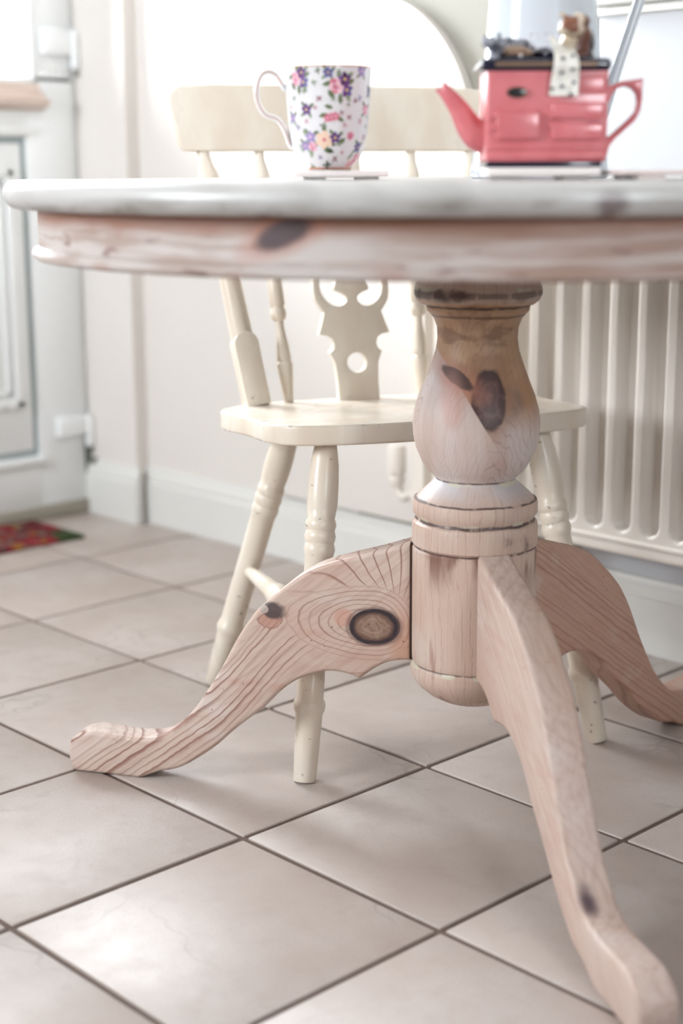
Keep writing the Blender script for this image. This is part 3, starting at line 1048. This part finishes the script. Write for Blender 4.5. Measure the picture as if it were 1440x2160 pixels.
# posts
for sx in (-1, 1):
    b0 = Vector((UO + sx * .166, back_v(.449) - .004, .449))
    t0 = Vector((UO + sx * .217, back_v(.826), .826))
    turned('back_post', b0, t0, [(0, .0150), (.20, .0165), (.32, .0170), (.45, .0160), (.60, .0150), (.70, .0165), (.76, .0175), (.80, .0150), (.82, .0165), (.86, .0170), (.895, .0150), (.93, .0105), (.965, .0085), (1, .0100)], m_cream, chair, 24)
    # flat-faced foot of the post with an arched top
    w_, L_ = .0185, .112
    ol = [(-w_, 0), (w_, 0)] + [(w_ * cos(pi * k / 10), L_ - w_ + w_ * sin(pi * k / 10)) for k in range(11)]
    me = plate_mesh(ol, (), 0.0155, 0.0012, 1)
    zax = (t0 - b0).normalized()
    xax = Vector((1, 0, 0)); xax = (xax - zax * xax.dot(zax)).normalized()
    nax = xax.cross(zax)
    mtx = Matrix(((xax.x, zax.x, nax.x, b0.x), (xax.y, zax.y, nax.y, b0.y - .004), (xax.z, zax.z, nax.z, b0.z), (0, 0, 0, 1)))
    finish('post_block', xform(me, mtx), m_cream, chair, auto=40)
SP = [(0, .0068), (.06, .0090), (.12, .0113), (.155, .0130), (.160, .0125), (.170, .0100), (.176, .0112), (.20, .0110), (.25, .0088), (.298, .0062), (.325, .0064), (.332, .0100), (.345, .0120), (.365, .0122), (.375, .0100), (.383, .0105), (.390, .0118), (.46, .0112), (.60, .0112), (.70, .0122), (.80, .0090), (.86, .0135), (.905, .0110), (.95, .0068), (1, .0075)]
for bu, tu in ((-.113, -.130), (.103, .116)):
    turned('spindle', (UO + bu, back_v(.450), .447), (UO + tu, back_v(.826), .826), SP, m_cream, chair, 20)
# pierced splat
hp = [(.0330, .440), (.0330, .477), (.0350, .505), (.0425, .521), (.0360, .5265), (.0345, .534), (.0372, .542), (.0440, .5465), (.0575, .5485), (.0515, .565), (.0465, .581), (.0520, .588), (.0590, .598), (.0615, .612), (.0610, .630), (.0570, .648), (.0480, .664), (.0400, .674), (.0330, .690), (.0300, .72), (.0300, .826)]
oc = -.006
spo = [(oc + u, z_) for u, z_ in hp] + [(oc - u, z_) for u, z_ in reversed(hp)]
cres = [(-.0100, .5965), (-.0190, .5905), (-.0320, .5920), (-.0430, .6010), (-.0495, .6140), (-.0500, .6290), (-.0450, .6430), (-.0330, .6560), (-.0180, .6610), (-.0110, .6550), (-.0180, .6480), (-.0270, .6440), (-.0255, .6350), (-.0245, .6270), (-.0285, .6180), (-.0270, .6130), (-.0180, .6100), (-.0095, .6040)]
cres = [(p[0], p[1]) for p in smoothpts([(a_, b_, 0) for a_, b_ in cres], 3, True)]
hole = [(oc + .0155 * cos(2 * pi * k / 28), .5052 + .0150 * sin(2 * pi * k / 28)) for k in range(28)]
me = plate_mesh(spo, (hole, [(oc + a_, b_) for a_, b_ in cres], [(oc - a_, b_) for a_, b_ in reversed(cres)]), 0.0065, 0.0015, 2)
bm = bmesh.new(); bm.from_mesh(me)
for v in bm.verts:
    t_, zz = v.co.z, v.co.y
    v.co = Vector((v.co.x, back_v(zz) - t_, zz))
finish('splat', bm_mesh(bm), m_cream, chair, auto=40)
# top rail
rl = [(-.2445, .8205), (.2445, .8205), (.252, .828), (.2655, .880), (.2665, .895), (.262, .906), (.250, .9145), (.20, .918), (-.20, .918), (-.250, .9145), (-.262, .906), (-.2665, .895), (-.2655, .880), (-.252, .828)]
me = plate_mesh([(u + UO, z_) for u, z_ in rl], (), 0.0135, 0.005, 3)
bm = bmesh.new(); bm.from_mesh(me)
for v in bm.verts:
    t_, zz = v.co.z, v.co.y
    v.co = Vector((v.co.x, back_v(zz) - t_ - .0, zz))
finish('top_rail', bm_mesh(bm), m_cream, chair, auto=40)

# ------------------------------------------------------------------ things on the table
m_white = Mat('white_coaster', srgb(240, 232, 228), 0.35)
m_cork = Mat('pale_foot_pad', srgb(232, 229, 225), 0.6)
m_pinkw = Mat('pale_pink_lacquer', srgb(226, 210, 204), 0.35)


def coaster(name, loc, rz, hx, hy, thick, pad, mat, label, cat='coaster', feet=None):
    t_ = empty(name, (loc[0], loc[1], ZT), rz, label, cat)
    box('slab', (-hx, hx, -hy, hy, pad, pad + thick), mat, t_, bev=min(.0018, thick * .4), seg=3)
    fs = feet or [(sx * (hx - .022), sy * (hy - .022)) for sx in (-1, 1) for sy in (-1, 1)]
    for fx, fy in fs:
        box('foot', (fx - .012, fx + .012, fy - .012, fy + .012, 0.0, pad + .0004), m_cork if not feet else mat, t_, bev=.0008)
    return t_


MUG = Vector((0.1017, -0.2720, 0))
coaster('coaster', (0.1102, -0.2631), YAW + radians(1.5), .050, .050, .0070, .0025, m_white, 'square white coaster under the floral mug')
coaster('coaster', (0.3558, -0.2285), YAW - radians(1.0), .0535, .0535, .0085, .0030, m_white, 'thick square white coaster under the pink teapot')
lt = Vector((0.4345, -0.2204, 0)) + R_ * .115
ft = [(-.087, -.055), (-.087, .055), (-.018, -.055), (-.018, .055), (.052, -.055), (.052, .055)]
coaster('trivet', (lt.x, lt.y), YAW, .115, .070, .0046, .0040, m_pinkw, 'thin pale pink trivet on small feet right of the white jug', 'trivet', ft)

# ---- floral mug
m_china = Mat('bone_china', srgb(226, 223, 224), 0.14)
m_gold = Mat('rose_gold_rim', srgb(206, 152, 122), 0.3, Metallic=0.5)
KM = 0.000512
mz0 = 0.0
mug = empty('mug', (MUG.x, MUG.y, ZT + .0095), YAW, 'white china mug printed with pink and purple flowers', 'mug')
MH = .1062
def zy(y): return (353 - y) * KM          # pixel row -> height above mug base
MP = [(0, .0), (.0228, .0), (.0236, .0012), (.0240, .0026), (.0276, zy(340)), (.0325, zy(328)), (.0364, zy(315)), (.0392, zy(300)), (.0410, zy(285)), (.0424, zy(268)), (.0432, zy(250)), (.0440, zy(225)), (.0449, zy(190)), (.0457, zy(160)), (.0461, zy(146))]
mp = smoothpts([(r, z, 0) for r, z in MP[3:]], 3)
outer = MP[:3] + [(p.x, p.y) for p in mp]
rt, zt = outer[-1]
prof = outer + [(rt - .0003, zt + .0008), (rt - .0012, zt + .0010), (rt - .0020, zt + .0004)] + [(max(r - .0026, .001), z + .0004) for r, z in reversed(outer[4:])] + [(.018, .0040), (0, .0036)]
bm = bmesh.new()
add_lathe(bm, prof, 72, cap=False)
finish('cup', bm_mesh(bm), m_china, mug, auto=60)
def rad_at(z):
    for (r0, z0), (r1, z1) in zip(outer[2:], outer[3:]):
        if z0 <= z <= z1 and z1 > z0:
            return r0 + (r1 - r0) * (z - z0) / (z1 - z0)
    return outer[-1][0]
bm = bmesh.new()
add_lathe(bm, [(rt + .0002, zt - .0002), (rt + .0004, zt + .0006), (rt - .0004, zt + .0014), (rt - .0016, zt + .0012)], 72, cap=False)
finish('gilt_rim', bm_mesh(bm), m_gold, mug)
bm = bmesh.new()
add_lathe(bm, [(.0237, .0010), (.0246, .0016), (.0250, .0026), (.0246, .0034)], 72, cap=False)
finish('gilt_foot', bm_mesh(bm), m_gold, mug)
hp_ = [(612, 187), (602, 186), (594, 172), (582, 157), (567, 152), (553, 160), (545, 180), (544, 203), (551, 225), (564, 240), (577, 244), (586, 248), (597, 261), (606, 280), (612, 298), (620, 306)]
hpts = smoothpts([((x - 693) * KM, 0, zy(y)) for x, y in hp_], 4)
bm = bmesh.new()
add_tube(bm, hpts, .0030, 12, flat=1.75, nrm=(0, 1, 0))
mh = finish('handle', bm_mesh(bm), m_china, mug, auto=60)
bm = bmesh.new()
for sy in (-1, 1):
    add_tube(bm, [p + Vector((0, sy * .0050, 0)) for p in hpts[6:-3]], .0006, 6)
finish('gilt_line', bm_mesh(bm), m_gold, mh)

# printed flowers: thin colour patches wrapped on the cup
m_print = Mat('flower_print', (1, 1, 1, 1), 0.2)
ca_ = m_print.t.nodes.new('ShaderNodeVertexColor')
ca_.layer_name = 'Col'
m_print.t.links.new(ca_.outputs[0], m_print.b.inputs['Base Color'])
PINK, PINKL, PINKD = srgb(222, 150, 172), srgb(240, 196, 208), srgb(196, 104, 136)
ROSE, ROSED = srgb(214, 118, 140), srgb(178, 76, 104)
PURP, PURPD, LILAC, BLUE = srgb(104, 66, 128), srgb(72, 40, 88), srgb(160, 140, 188), srgb(96, 92, 150)
GREEN, GREEND, GREENL = srgb(112, 124, 90), srgb(74, 86, 64), srgb(150, 164, 136)
PEACH, YEL, BERRY = srgb(240, 208, 184), srgb(226, 190, 120), srgb(164, 96, 116)
pv, pf, pc = [], [], []
def patch(th, z, ppts, col, lift):
    """ppts: outline (du,dv) metres about (th,z)"""
    n0 = len(pv)
    def w(du, dv):
        zz = min(max(z + dv, .001), zt)
        r = rad_at(zz)
        aa = th + du / r
        r += lift
        return (r * sin(aa), -r * cos(aa), zz)
    pv.append(w(0, 0))
    for du, dv in ppts:
        pv.append(w(du, dv))
    k = len(ppts)
    for i in range(k):
        pf.append((n0, n0 + 1 + i, n0 + 1 + (i + 1) % k))
        pc.append(col)
def ell(du, dv, a, b, rot=0.0, n=10):
    return [(du + a * cos(t) * cos(rot) - b * sin(t) * sin(rot), dv + a * cos(t) * sin(rot) + b * sin(t) * cos(rot)) for t in [2 * pi * k / n for k in range(n)]]
def disc(th, z, du, dv, r, col, lift, b=None, rot=0.0, n=10):
    rr = rad_at(min(max(z + dv, .001), zt))
    patch(th + du / rr, z + dv, ell(0, 0, r, b or r, rot, n), col, lift)
def leaf(th, z, du, dv, L, rot, col=GREEN):
    L *= 1.25
    rr = rad_at(min(max(z + dv, .001), zt))
    pts_ = [(L * t * cos(rot) - w_ * sin(rot), L * t * sin(rot) + w_ * cos(rot)) for t, w_ in ((-.5, 0), (-.2, L * .2), (.15, L * .22), (.5, 0), (.15, -L * .22), (-.2, -L * .2))]
    patch(th + du / rr, z + dv, pts_, col, .00022)
    pts_ = [(L * t * cos(rot) - w_ * sin(rot), L * t * sin(rot) + w_ * cos(rot)) for t, w_ in ((-.5, .0001), (.4, .00015), (.4, -.00015), (-.5, -.0001))]
    patch(th + du / rr, z + dv, pts_, GREEND, .00030)
def rose(th, z, s_, c0=PINK, c1=PINKL, c2=PINKD, du=0, dv=0):
    s_ *= 1.15
    for k in range(6):
        a_ = k * pi / 3 + .3
        disc(th, z, du + .55 * s_ * cos(a_), dv + .55 * s_ * sin(a_), .52 * s_, (c0, c1)[k % 2], .00032 + .00002 * k)
    disc(th, z, du, dv, .52 * s_, c2, .0005)
    disc(th, z, du + .06 * s_, dv + .06 * s_, .40 * s_, c1, .00055)
    disc(th, z, du - .05 * s_, dv - .05 * s_, .24 * s_, c0, .0006)
    disc(th, z, du, dv, .12 * s_, c2, .00065)
def daisy(th, z, s_, c0=PURP, c1=YEL, n=5, du=0, dv=0, c2=None):
    s_ *= 1.2
    for k in range(n):
        a_ = 2 * pi * k / n + .4
        disc(th, z, du + .55 * s_ * cos(a_), dv + .55 * s_ * sin(a_), .50 * s_, (c0, c2 or c0)[k % 2], .00034 + .00002 * k, .36 * s_, a_)
    disc(th, z, du, dv, .22 * s_, c1, .0005)
def sprig(th, z, s_, col=BERRY, rot=0.0):
    for k in range(4):
        a_ = rot + k * 1.7
        leaf(th, z, .5 * s_ * cos(a_), .5 * s_ * sin(a_), .8 * s_, a_, col)
def P_(X_, Y_):
    """zoomed pixel on the mug -> angle, height"""
    x, y = 540 + X_ / 5.143, 130 + Y_ / 5.143
    z = max(.004, min(zt - .002, zy(y)))
    return math.asin(max(-.98, min(.98, (x - 693) * KM / rad_at(z)))), z
u = .0001
def bouquet(X_, Y_, s_=.0060, c=(PINK, PINKL, PINKD)):
    th, z = P_(X_, Y_)
    for du, dv, rot in ((-1.5, .3, .2), (2.4, .6, .5), (1.9, -1.8, -1.0), (.3, 1.8, 1.6), (2.2, 1.6, .6), (-.9, -1.4, 2.2), (.6, -2.1, -1.5)):
        leaf(th, z, du * s_, dv * s_, 1.5 * s_, rot, (GREEN, GREENL, GREEND)[int(abs(du * 10)) % 3])
    daisy(th, z, s_ * .95, PURP, YEL, 5, 1.35 * s_, 1.0 * s_, PURPD)
    daisy(th, z, s_ * .95, BLUE, YEL, 5, 1.7 * s_, -.7 * s_, PURP)
    rose(th, z, s_ * 1.1, *c)
bouquet(455, 200, .0056)
bouquet(880, 280, .0064, (ROSE, PINKL, ROSED))
for X_, Y_, s_, cc in ((560, 520, .0050, PURP), (790, 150, .0046, BLUE), (1140, 130, .0050, LILAC), (600, 800, .0052, LILAC), (1215, 335, .0042, BLUE), (860, 810, .0050, PURP), (410, 600, .0046, LILAC), (1180, 520, .0052, PINK), (1095, 905, .0046, BLUE), (545, 890, .0044, LILAC)):
    th, z = P_(X_, Y_)
    for rot in (.6, 2.2, 3.9, 5.3):
        leaf(th, z, 1.4 * s_ * cos(rot), 1.4 * s_ * sin(rot), 1.2 * s_, rot, (GREEN, GREENL)[int(rot) % 2])
    daisy(th, z, s_, cc, YEL if cc in (PURP, BLUE) else PINKL, 5)
th, z = P_(745, 830)
for rot in (.3, 1.5, 2.4, 3.6, 4.9, 5.8):
    leaf(th, z, .0088 * cos(rot), .0088 * sin(rot), .0075, rot, (GREEN, GREEND)[int(rot * 3) % 2])
daisy(th, z, .0078, PEACH, ROSE, 6)
th, z = P_(825, 600)
leaf(th, z, -.009, .002, .008, .3, GREEN); leaf(th, z, .009, -.002, .008, -.5, GREEN)
for d_ in (-.004, 0.0, .004):
    daisy(th, z, .0039, ROSE, PINKL, 5, d_, d_ * .2)
rose(*P_(625, 900), .0042)
rose(*P_(1020, 790), .0036, ROSE, PINK, ROSED)
rose(*P_(1070, 1030), .0056, ROSE, PINKL, ROSED)
rose(*P_(1000, 1080), .0040, PEACH, PINKL, ROSE)
for X_, Y_, s_, cc in ((690, 410, .0040, BERRY), (1010, 600, .0036, BERRY), (930, 555, .0032, BERRY), (855, 1030, .0040, BERRY), (770, 1090, .0050, GREEND), (735, 690, .0045, GREEN), (1075, 430, .0036, BERRY), (1120, 400, .0039, LILAC), (650, 500, .0030, PINK), (390, 490, .0032, PINK), (1160, 800, .0039, BERRY), (620, 1100, .0036, GREENL), (495, 1040, .0030, PINK), (840, 415, .0032, GREENL)):
    th, z = P_(X_, Y_)
    sprig(th, z, s_, cc, X_ * .01)
for X_, Y_, s_, cc in ((540, 330, .0039, GREEN), (640, 250, .0039, GREENL), (1000, 470, .0030, GREENL), (560, 640, .0032, PINK), (470, 700, .0039, LILAC), (960, 680, .0032, PINK), (700, 1010, .0032, LILAC), (1120, 640, .0039, PINK), (430, 400, .0032, GREENL), (680, 130, .0039, GREEN), (1180, 690, .0032, GREENL), (930, 960, .0030, PINK), (500, 900, .0039, GREENL)):
    th, z = P_(X_, Y_)
    sprig(th, z, s_, cc, Y_ * .013)
for X_, Y_, L, rot, cc in ((795, 495, .008, -.3, GREEN), (790, 940, .010, -.3, GREEND), (920, 850, .010, .6, GREEN), (610, 970, .008, 1.2, GREENL), (1015, 1000, .007, .9, GREENL), (545, 760, .008, -.9, GREENL)):
    th, z = P_(X_, Y_)
    leaf(th, z, 0, 0, L, rot, cc)
rg = random.Random(3)
for k in range(16):                              # far side of the mug, same scatter
    th, z = rg.uniform(1.75, 4.5), rg.uniform(.012, .096)
    if abs(th - 4.71) < .25: continue
    for rot in (.6, 2.6, 4.6): leaf(th, z, .007 * cos(rot), .007 * sin(rot), .0065, rot, GREEN)
    (rose if k % 2 else daisy)(th, z, rg.uniform(.004, .006))
me = bpy.data.meshes.new('print')
me.from_pydata(pv, [], pf)
at = me.color_attributes.new('Col', 'FLOAT_COLOR', 'CORNER')
for i, cc in enumerate(pc):
    for k in range(3):
        at.data[i * 3 + k].color = cc
finish('flower_print', me, m_print, mug, auto=0)

# ---- stove-shaped pink teapot
m_pink = Mat('pink_glaze', srgb(222, 118, 124), 0.24)
M = m_pink
x, y, z = M.coord()
M.col(M.mix(M.noise(40, 2).ss(.4, .7) * .5, srgb(214, 122, 126), srgb(200, 100, 104)))
m_navy = Mat('navy_glaze', srgb(26, 24, 46), 0.12)
m_bronze = Mat('bronze_lustre', srgb(138, 112, 94), 0.25, Metallic=0.4)
m_black = Mat('black_badge', srgb(34, 30, 30), 0.2)
m_cloth = Mat('cream_towel_glaze', srgb(238, 234, 224), 0.25)
KT = 1.5 / 3220.0
pot = empty('teapot', (0.3575, -0.2268, ZT + .0115), YAW, 'pink stove-shaped ceramic teapot with two cats on its lid', 'teapot')
def tx(x): return (x - 1140) * KT
def tz(y): return (352 - y) * KT
D0, D1 = -.0375, .0375
bm = bmesh.new()
add_box(bm, tx(1015), tx(1264), D0, D1, tz(341), tz(155), bev=.0035, seg=3)
body = finish('body', bm_mesh(bm), m_pink, pot)
box('plinth', (tx(1018), tx(1254), D0 + .002, D1 - .002, 0, tz(340)), m_navy, pot, bev=.0012)
def tpanel(name, x0, x1, y0, y1, d=.0042, bev=.0030):
    return box(name, (tx(x0), tx(x1), D0 - d, D0 + .004, tz(y1), tz(y0)), m_pink, body, bev=bev, seg=3)
tpanel('oven_door', 1034, 1126, 240, 297)
tpanel('oven_door', 1148, 1256, 222, 256)
tpanel('oven_door', 1148, 1256, 262, 297)
tpanel('lower_rail', 1018, 1262, 305, 318, .0016)
tpanel('lower_rail', 1018, 1262, 322, 336, .0016)
tpanel('upper_rail', 1150, 1258, 170, 208, .0018)
tpanel('hinge_boss', 1023, 1036, 246, 256, .0042, .0016)
tpanel('hinge_boss', 1023, 1036, 270, 280, .0042, .0016)
tpanel('hinge_boss', 1142, 1152, 246, 256, .0042, .0016)
tpanel('hinge_boss', 1142, 1152, 264, 274, .0042, .0016)
tpanel('door_handle', 1096, 1124, 264, 270, .0046, .0014)
tpanel('door_handle', 1216, 1252, 252, 258, .0046, .0014)
tpanel('door_handle', 1216, 1252, 278, 284, .0046, .0014)
for rx, lift, mt, nm in ((21, .0012, m_bronze, 'badge_rim'), (18.5, .0018, m_black, 'badge')):
    o_ = [(tx(1077) + rx * KT * cos(2 * pi * k / 32), tz(203) + rx * .52 * KT * sin(2 * pi * k / 32)) for k in range(32)]
    finish(nm, xform(plate_mesh(o_, (), .0012, .0004, 1), Matrix.Translation((0, D0 - lift, 0)) @ XZ), mt, body)
# spout
sp = smoothpts([(tx(1030), 0, tz(290)), (tx(1004), 0, tz(284)), (tx(984), 0, tz(262)), (tx(968), 0, tz(236)), (tx(950), 0, tz(212)), (tx(934), 0, tz(194))], 5)
rs_ = [lerp(.0190, .0062, min(1, (k / (len(sp) - 1)) ** .75)) for k in range(len(sp))]
bm = bmesh.new()
add_tube(bm, sp, rs_, 20, flat=.85, nrm=(0, 1, 0))
add_tube(bm, [(tx(944), 0, tz(205)), (tx(938), 0, tz(192)), (tx(934), 0, tz(178))], [.0062, .0048, .0012], 14, flat=.9, nrm=(0, 1, 0))
add_tube(bm, [(tx(946), 0, tz(206)), (tx(932), 0, tz(198)), (tx(917), 0, tz(194))], [.0060, .0040, .0014], 14, flat=.9, nrm=(0, 1, 0))
finish('spout', bm_mesh(bm), m_pink, pot, auto=50)
# handle with its pointed upper corner
ho = [(1258, 182), (1275, 188), (1300, 178), (1325, 175), (1347, 172), (1345, 192), (1346, 215), (1343, 238), (1332, 258), (1312, 276), (1292, 294), (1280, 310), (1276, 328), (1268, 334), (1258, 332), (1258, 298), (1268, 294), (1282, 288), (1300, 272), (1318, 256), (1332, 240), (1336, 220), (1334, 204), (1324, 192), (1308, 187), (1292, 193), (1282, 206), (1276, 222), (1270, 231), (1258, 230)]
finish('handle', xform(plate_mesh([(tx(a_), tz(b_)) for a_, b_ in ho], (), .0080, .0030, 3), XZ), m_pink, pot)
# lid: navy slab, bronze band, two hot-plate domes
box('lid', (tx(1003), tx(1268), D0 - .004, D1 + .004, tz(161), tz(136)), m_navy, pot, bev=.0050, seg=4)
lid = [o for o in pot.children if o.name.startswith('lid')][0]
box('hob_band', (tx(1030), tx(1240), D0 - .0052, D1 + .003, tz(153), tz(143)), m_bronze, lid, bev=.002)
for xc, yb in ((1078, 132), (1196, 134)):
    bm = bmesh.new()
    add_lathe(bm, [(0, 0), (.0185, 0), (.0200, .0015), (.0200, .0030), (.0180, .0036)], 40, Matrix.Translation((tx(xc), -.012, tz(yb + 4))))
    finish('hotplate_ring', bm_mesh(bm), m_navy, lid)
    if xc < 1150:
        bm = bmesh.new()
        add_lathe(bm, [(.0182, 0), (.0186, .0020), (.0172, .0050), (.0138, .0084), (.0085, .0108), (0, .0118)], 40, Matrix.Translation((tx(xc), -.012, tz(yb - 1))))
        finish('hotplate_dome', bm_mesh(bm), m_bronze, lid, auto=50)
# grey cat lying round the left dome, front legs over the corner
m_grey = Mat('grey_cat_glaze', srgb(150, 150, 160), 0.4)
M = m_grey
x, y, z = M.coord()
M.col(M.mix(M.noise(110, 2).ss(.42, .58), srgb(150, 152, 162), srgb(56, 56, 70)))
def E(xp, yp, d, rx, rz, ry=None, rot=(0, 0, 0)):
    return (Vector((tx(xp), d, tz(yp))), (rx * KT, (ry or rx) * KT, rz * KT), rot)
cat1 = [E(1022, 104, -.027, 15, 13), E(1036, 118, -.026, 16, 14), E(1030, 136, -.034, 11, 16), E(1018, 148, -.036, 10, 9), E(1048, 104, -.002, 20, 14),
        E(1070, 100, .014, 26, 13, 22), E(1096, 102, .018, 24, 13, 22), E(1116, 116, .014, 16, 15, 18), E(1009, 97, -.030, 4, 8), E(1042, 92, -.022, 5, 10, 4), E(1011, 108, -.033, 7, 6)]
finish('grey_cat', blob_mesh(cat1, .0011), m_grey, lid, auto=0)
bm = bmesh.new()
add_tube(bm, smoothpts([(tx(1118), .0, tz(128)), (tx(1132), -.012, tz(124)), (tx(1142), -.022, tz(126)), (tx(1146), -.030, tz(134))], 5), [.0062] * 10 + [.0056] * 5 + [.004], 12)
finish('cat_tail', bm_mesh(bm), m_navy, lid)
# tortoiseshell cat sitting on the right
m_tort = Mat('tortoiseshell_cat_glaze', srgb(230, 216, 196), 0.28)
M = m_tort
x, y, z = M.coord()
pn = M.noise(75, 2) - .5
c = M.mix(((x - tx(1204)) + pn * .02 + (z - tz(90)) * -.25).ss(.0005, .0035), srgb(206, 190, 166), srgb(104, 60, 44))
c = M.mix(((x - tx(1230)) + pn * .01 + (z - tz(90)) * -.15).ss(.0, .003), c, srgb(48, 38, 42))
c = M.mix((((x - tx(1190)) / (25 * KT)).sq() + ((z - tz(66)) / (18 * KT)).sq() + pn * 1.2).ss(1.0, .8), c, srgb(134, 84, 62))
c = M.mix((((x - tx(1207)) / (6 * KT)).sq() + ((z - tz(66)) / (20 * KT)).sq()).ss(1.0, .7), c, srgb(226, 206, 184))
M.col(c)
cat2 = [E(1200, 112, -.006, 33, 30, 30), E(1206, 90, -.006, 32, 30, 28), E(1222, 100, .002, 24, 36, 26), E(1190, 72, -.018, 25, 22, 24), E(1210, 60, -.010, 22, 16, 22), E(1172, 80, -.028, 12, 10, 12),
        E(1172, 50, -.022, 12, 5, 5, (0, .35, 0)), E(1206, 46, -.006, 9, 6, 5), E(1180, 116, -.022, 14, 20, 12), E(1192, 132, -.016, 34, 9, 30), E(1228, 128, .0, 18, 10, 24)]
finish('tortoiseshell_cat', blob_mesh(cat2, .0012), m_tort, lid, auto=0)
bm = bmesh.new()
add_tube(bm, smoothpts([(tx(1180), -.022, tz(126)), (tx(1166), -.027, tz(118)), (tx(1156), -.030, tz(108)), (tx(1146), -.031, tz(93))], 5), [.0046] * 6 + [.0040] * 6 + [.0028] * 4, 12)
finish('cat_paw', bm_mesh(bm), m_cloth, lid)
# tea towel hung over the front with small dark hearts
tw = [(1153, 116, .016), (1150, 126, .010), (1150, 138, -.001), (1148, 150, -.0055)]
bm = bmesh.new()
L0 = [(1156, 112, -.020), (1152, 124, -.034), (1150, 138, -.0440), (1148, 152, -.0468), (1146, 170, -.0440), (1143, 190, -.0435), (1141, 210, -.0435)]
R0 = [(1198, 112, -.020), (1196, 124, -.034), (1198, 138, -.0440), (1200, 152, -.0468), (1201, 170, -.0440), (1201, 190, -.0435), (1200, 211, -.0435)]
LL = smoothpts([(tx(a_), c_, tz(b_)) for a_, b_, c_ in L0], 4)
RR = smoothpts([(tx(a_), c_, tz(b_)) for a_, b_, c_ in R0], 4)
nn = 8
g1 = [[bm.verts.new(lerp(l, r, k / nn) + Vector((0, -.0009 * sin(k / nn * pi * 3), 0))) for k in range(nn + 1)] for l, r in zip(LL, RR)]
g2 = [[bm.verts.new(v.co + Vector((0, .0016, -.0003))) for v in row] for row in g1]
for G in (g1, g2):
    for i in range(len(G) - 1):
        for k in range(nn):
            bm.faces.new((G[i][k], G[i][k + 1], G[i + 1][k + 1], G[i + 1][k]))
for i in range(len(g1) - 1):
    bm.faces.new((g1[i][0], g2[i][0], g2[i + 1][0], g1[i + 1][0]))
    bm.faces.new((g1[i][nn], g2[i][nn], g2[i + 1][nn], g1[i + 1][nn]))
for k in range(nn):
    bm.faces.new((g1[0][k], g2[0][k], g2[0][k + 1], g1[0][k + 1]))
    bm.faces.new((g1[-1][k], g2[-1][k], g2[-1][k + 1], g1[-1][k + 1]))
finish('tea_towel', bm_mesh(bm), m_cloth, lid, auto=60)
heart = [(0, -1.0), (.55, -.45), (.95, .1), (.9, .55), (.5, .8), (.12, .6), (0, .35), (-.12, .6), (-.5, .8), (-.9, .55), (-.95, .1), (-.55, -.45)]
m_heart = Mat('dark_heart_print', srgb(52, 38, 58), 0.3)
for hx_, hy_, dd in ((1167, 138, -.0462), (1187, 132, -.0445), (1165, 166, -.0472), (1186, 160, -.0478), (1167, 193, -.0456), (1190, 185, -.0456), (1146, 197, -.0456), (1184, 208, -.0452)):
    o_ = [(tx(hx_) + a_ * 4.6 * KT, tz(hy_) + b_ * 4.2 * KT) for a_, b_ in heart]
    finish('heart_print', xform(plate_mesh(o_, (), .0006, .0001, 0), Matrix.Translation((0, dd, 0)) @ XZ), m_heart, lid)

# ---- tall white jug
m_enamel = Mat('white_enamel', srgb(208, 216, 222), 0.16)
KJ = 1.72 / 3220.0
m_letter = Mat('raised_white_enamel', srgb(220, 226, 230), 0.2)
jug = empty('jug', (0.2130, -0.0519, ZT), YAW, 'tall white enamel jug with a rod handle behind the pink teapot', 'jug')
prof = [(0, 0), (.0740, 0), (.0770, .0018), (.0775, .005), (.0765, .010), (.0690, .070), (.0610, .160), (.0578, .205), (.0560, .250), (.0575, .285), (.0625, .312), (.0640, .318), (.0630, .320), (.0600, .312), (.0555, .285), (.0540, .250), (.0590, .160), (.0670, .070), (.0740, .012), (0, .010)]
bm = bmesh.new()
add_lathe(bm, prof, 64, cap=False)
for v in bm.verts:                                # pouring lip on the left
    if v.co.z > .27 and v.co.x < 0:
        k = (v.co.z - .27) / .05 * max(0, -v.co.x / .06) ** 4
        v.co.x -= .030 * k
        v.co.z += .012 * k
finish('vessel', bm_mesh(bm), m_enamel, jug, auto=60)
hj = smoothpts([(.066, 0, .058), (.0720, 0, .075), (.0808, 0, .108), (.0950, 0, .155), (.1095, 0, .203), (.1200, 0, .245), (.1210, 0, .280), (.1060, 0, .305), (.0820, 0, .308), (.0590, 0, .300)], 5)
bm = bmesh.new()
add_tube(bm, hj, .0060, 14, nrm=(0, 1, 0))
finish('handle', bm_mesh(bm), m_enamel, jug)
# raised lettering, only partly visible above the teapot
for ch, xp in (('I', 1073), ('D', 1104), ('O', 1130)):
    cu = bpy.data.curves.new('t', 'FONT')
    cu.body = ch
    cu.size = 17 * KJ / .70
    cu.extrude = .0006
    cu.align_x = 'CENTER'
    o_ = bpy.data.objects.new('t', cu)
    COL.objects.link(o_)
    me = bpy.data.meshes.new_from_object(o_.evaluated_get(bpy.context.evaluated_depsgraph_get()))
    bpy.data.objects.remove(o_, do_unlink=True)
    a_ = math.asin((xp - 1136) * KJ / .0610)
    mtx = Matrix.Rotation(a_, 4, 'Z') @ Matrix.Translation((0, -.0617, .790 + (362 - 105) * KJ - ZT)) @ XZ
    finish('raised_letter', xform(me, mtx), m_letter, jug, smooth=False)
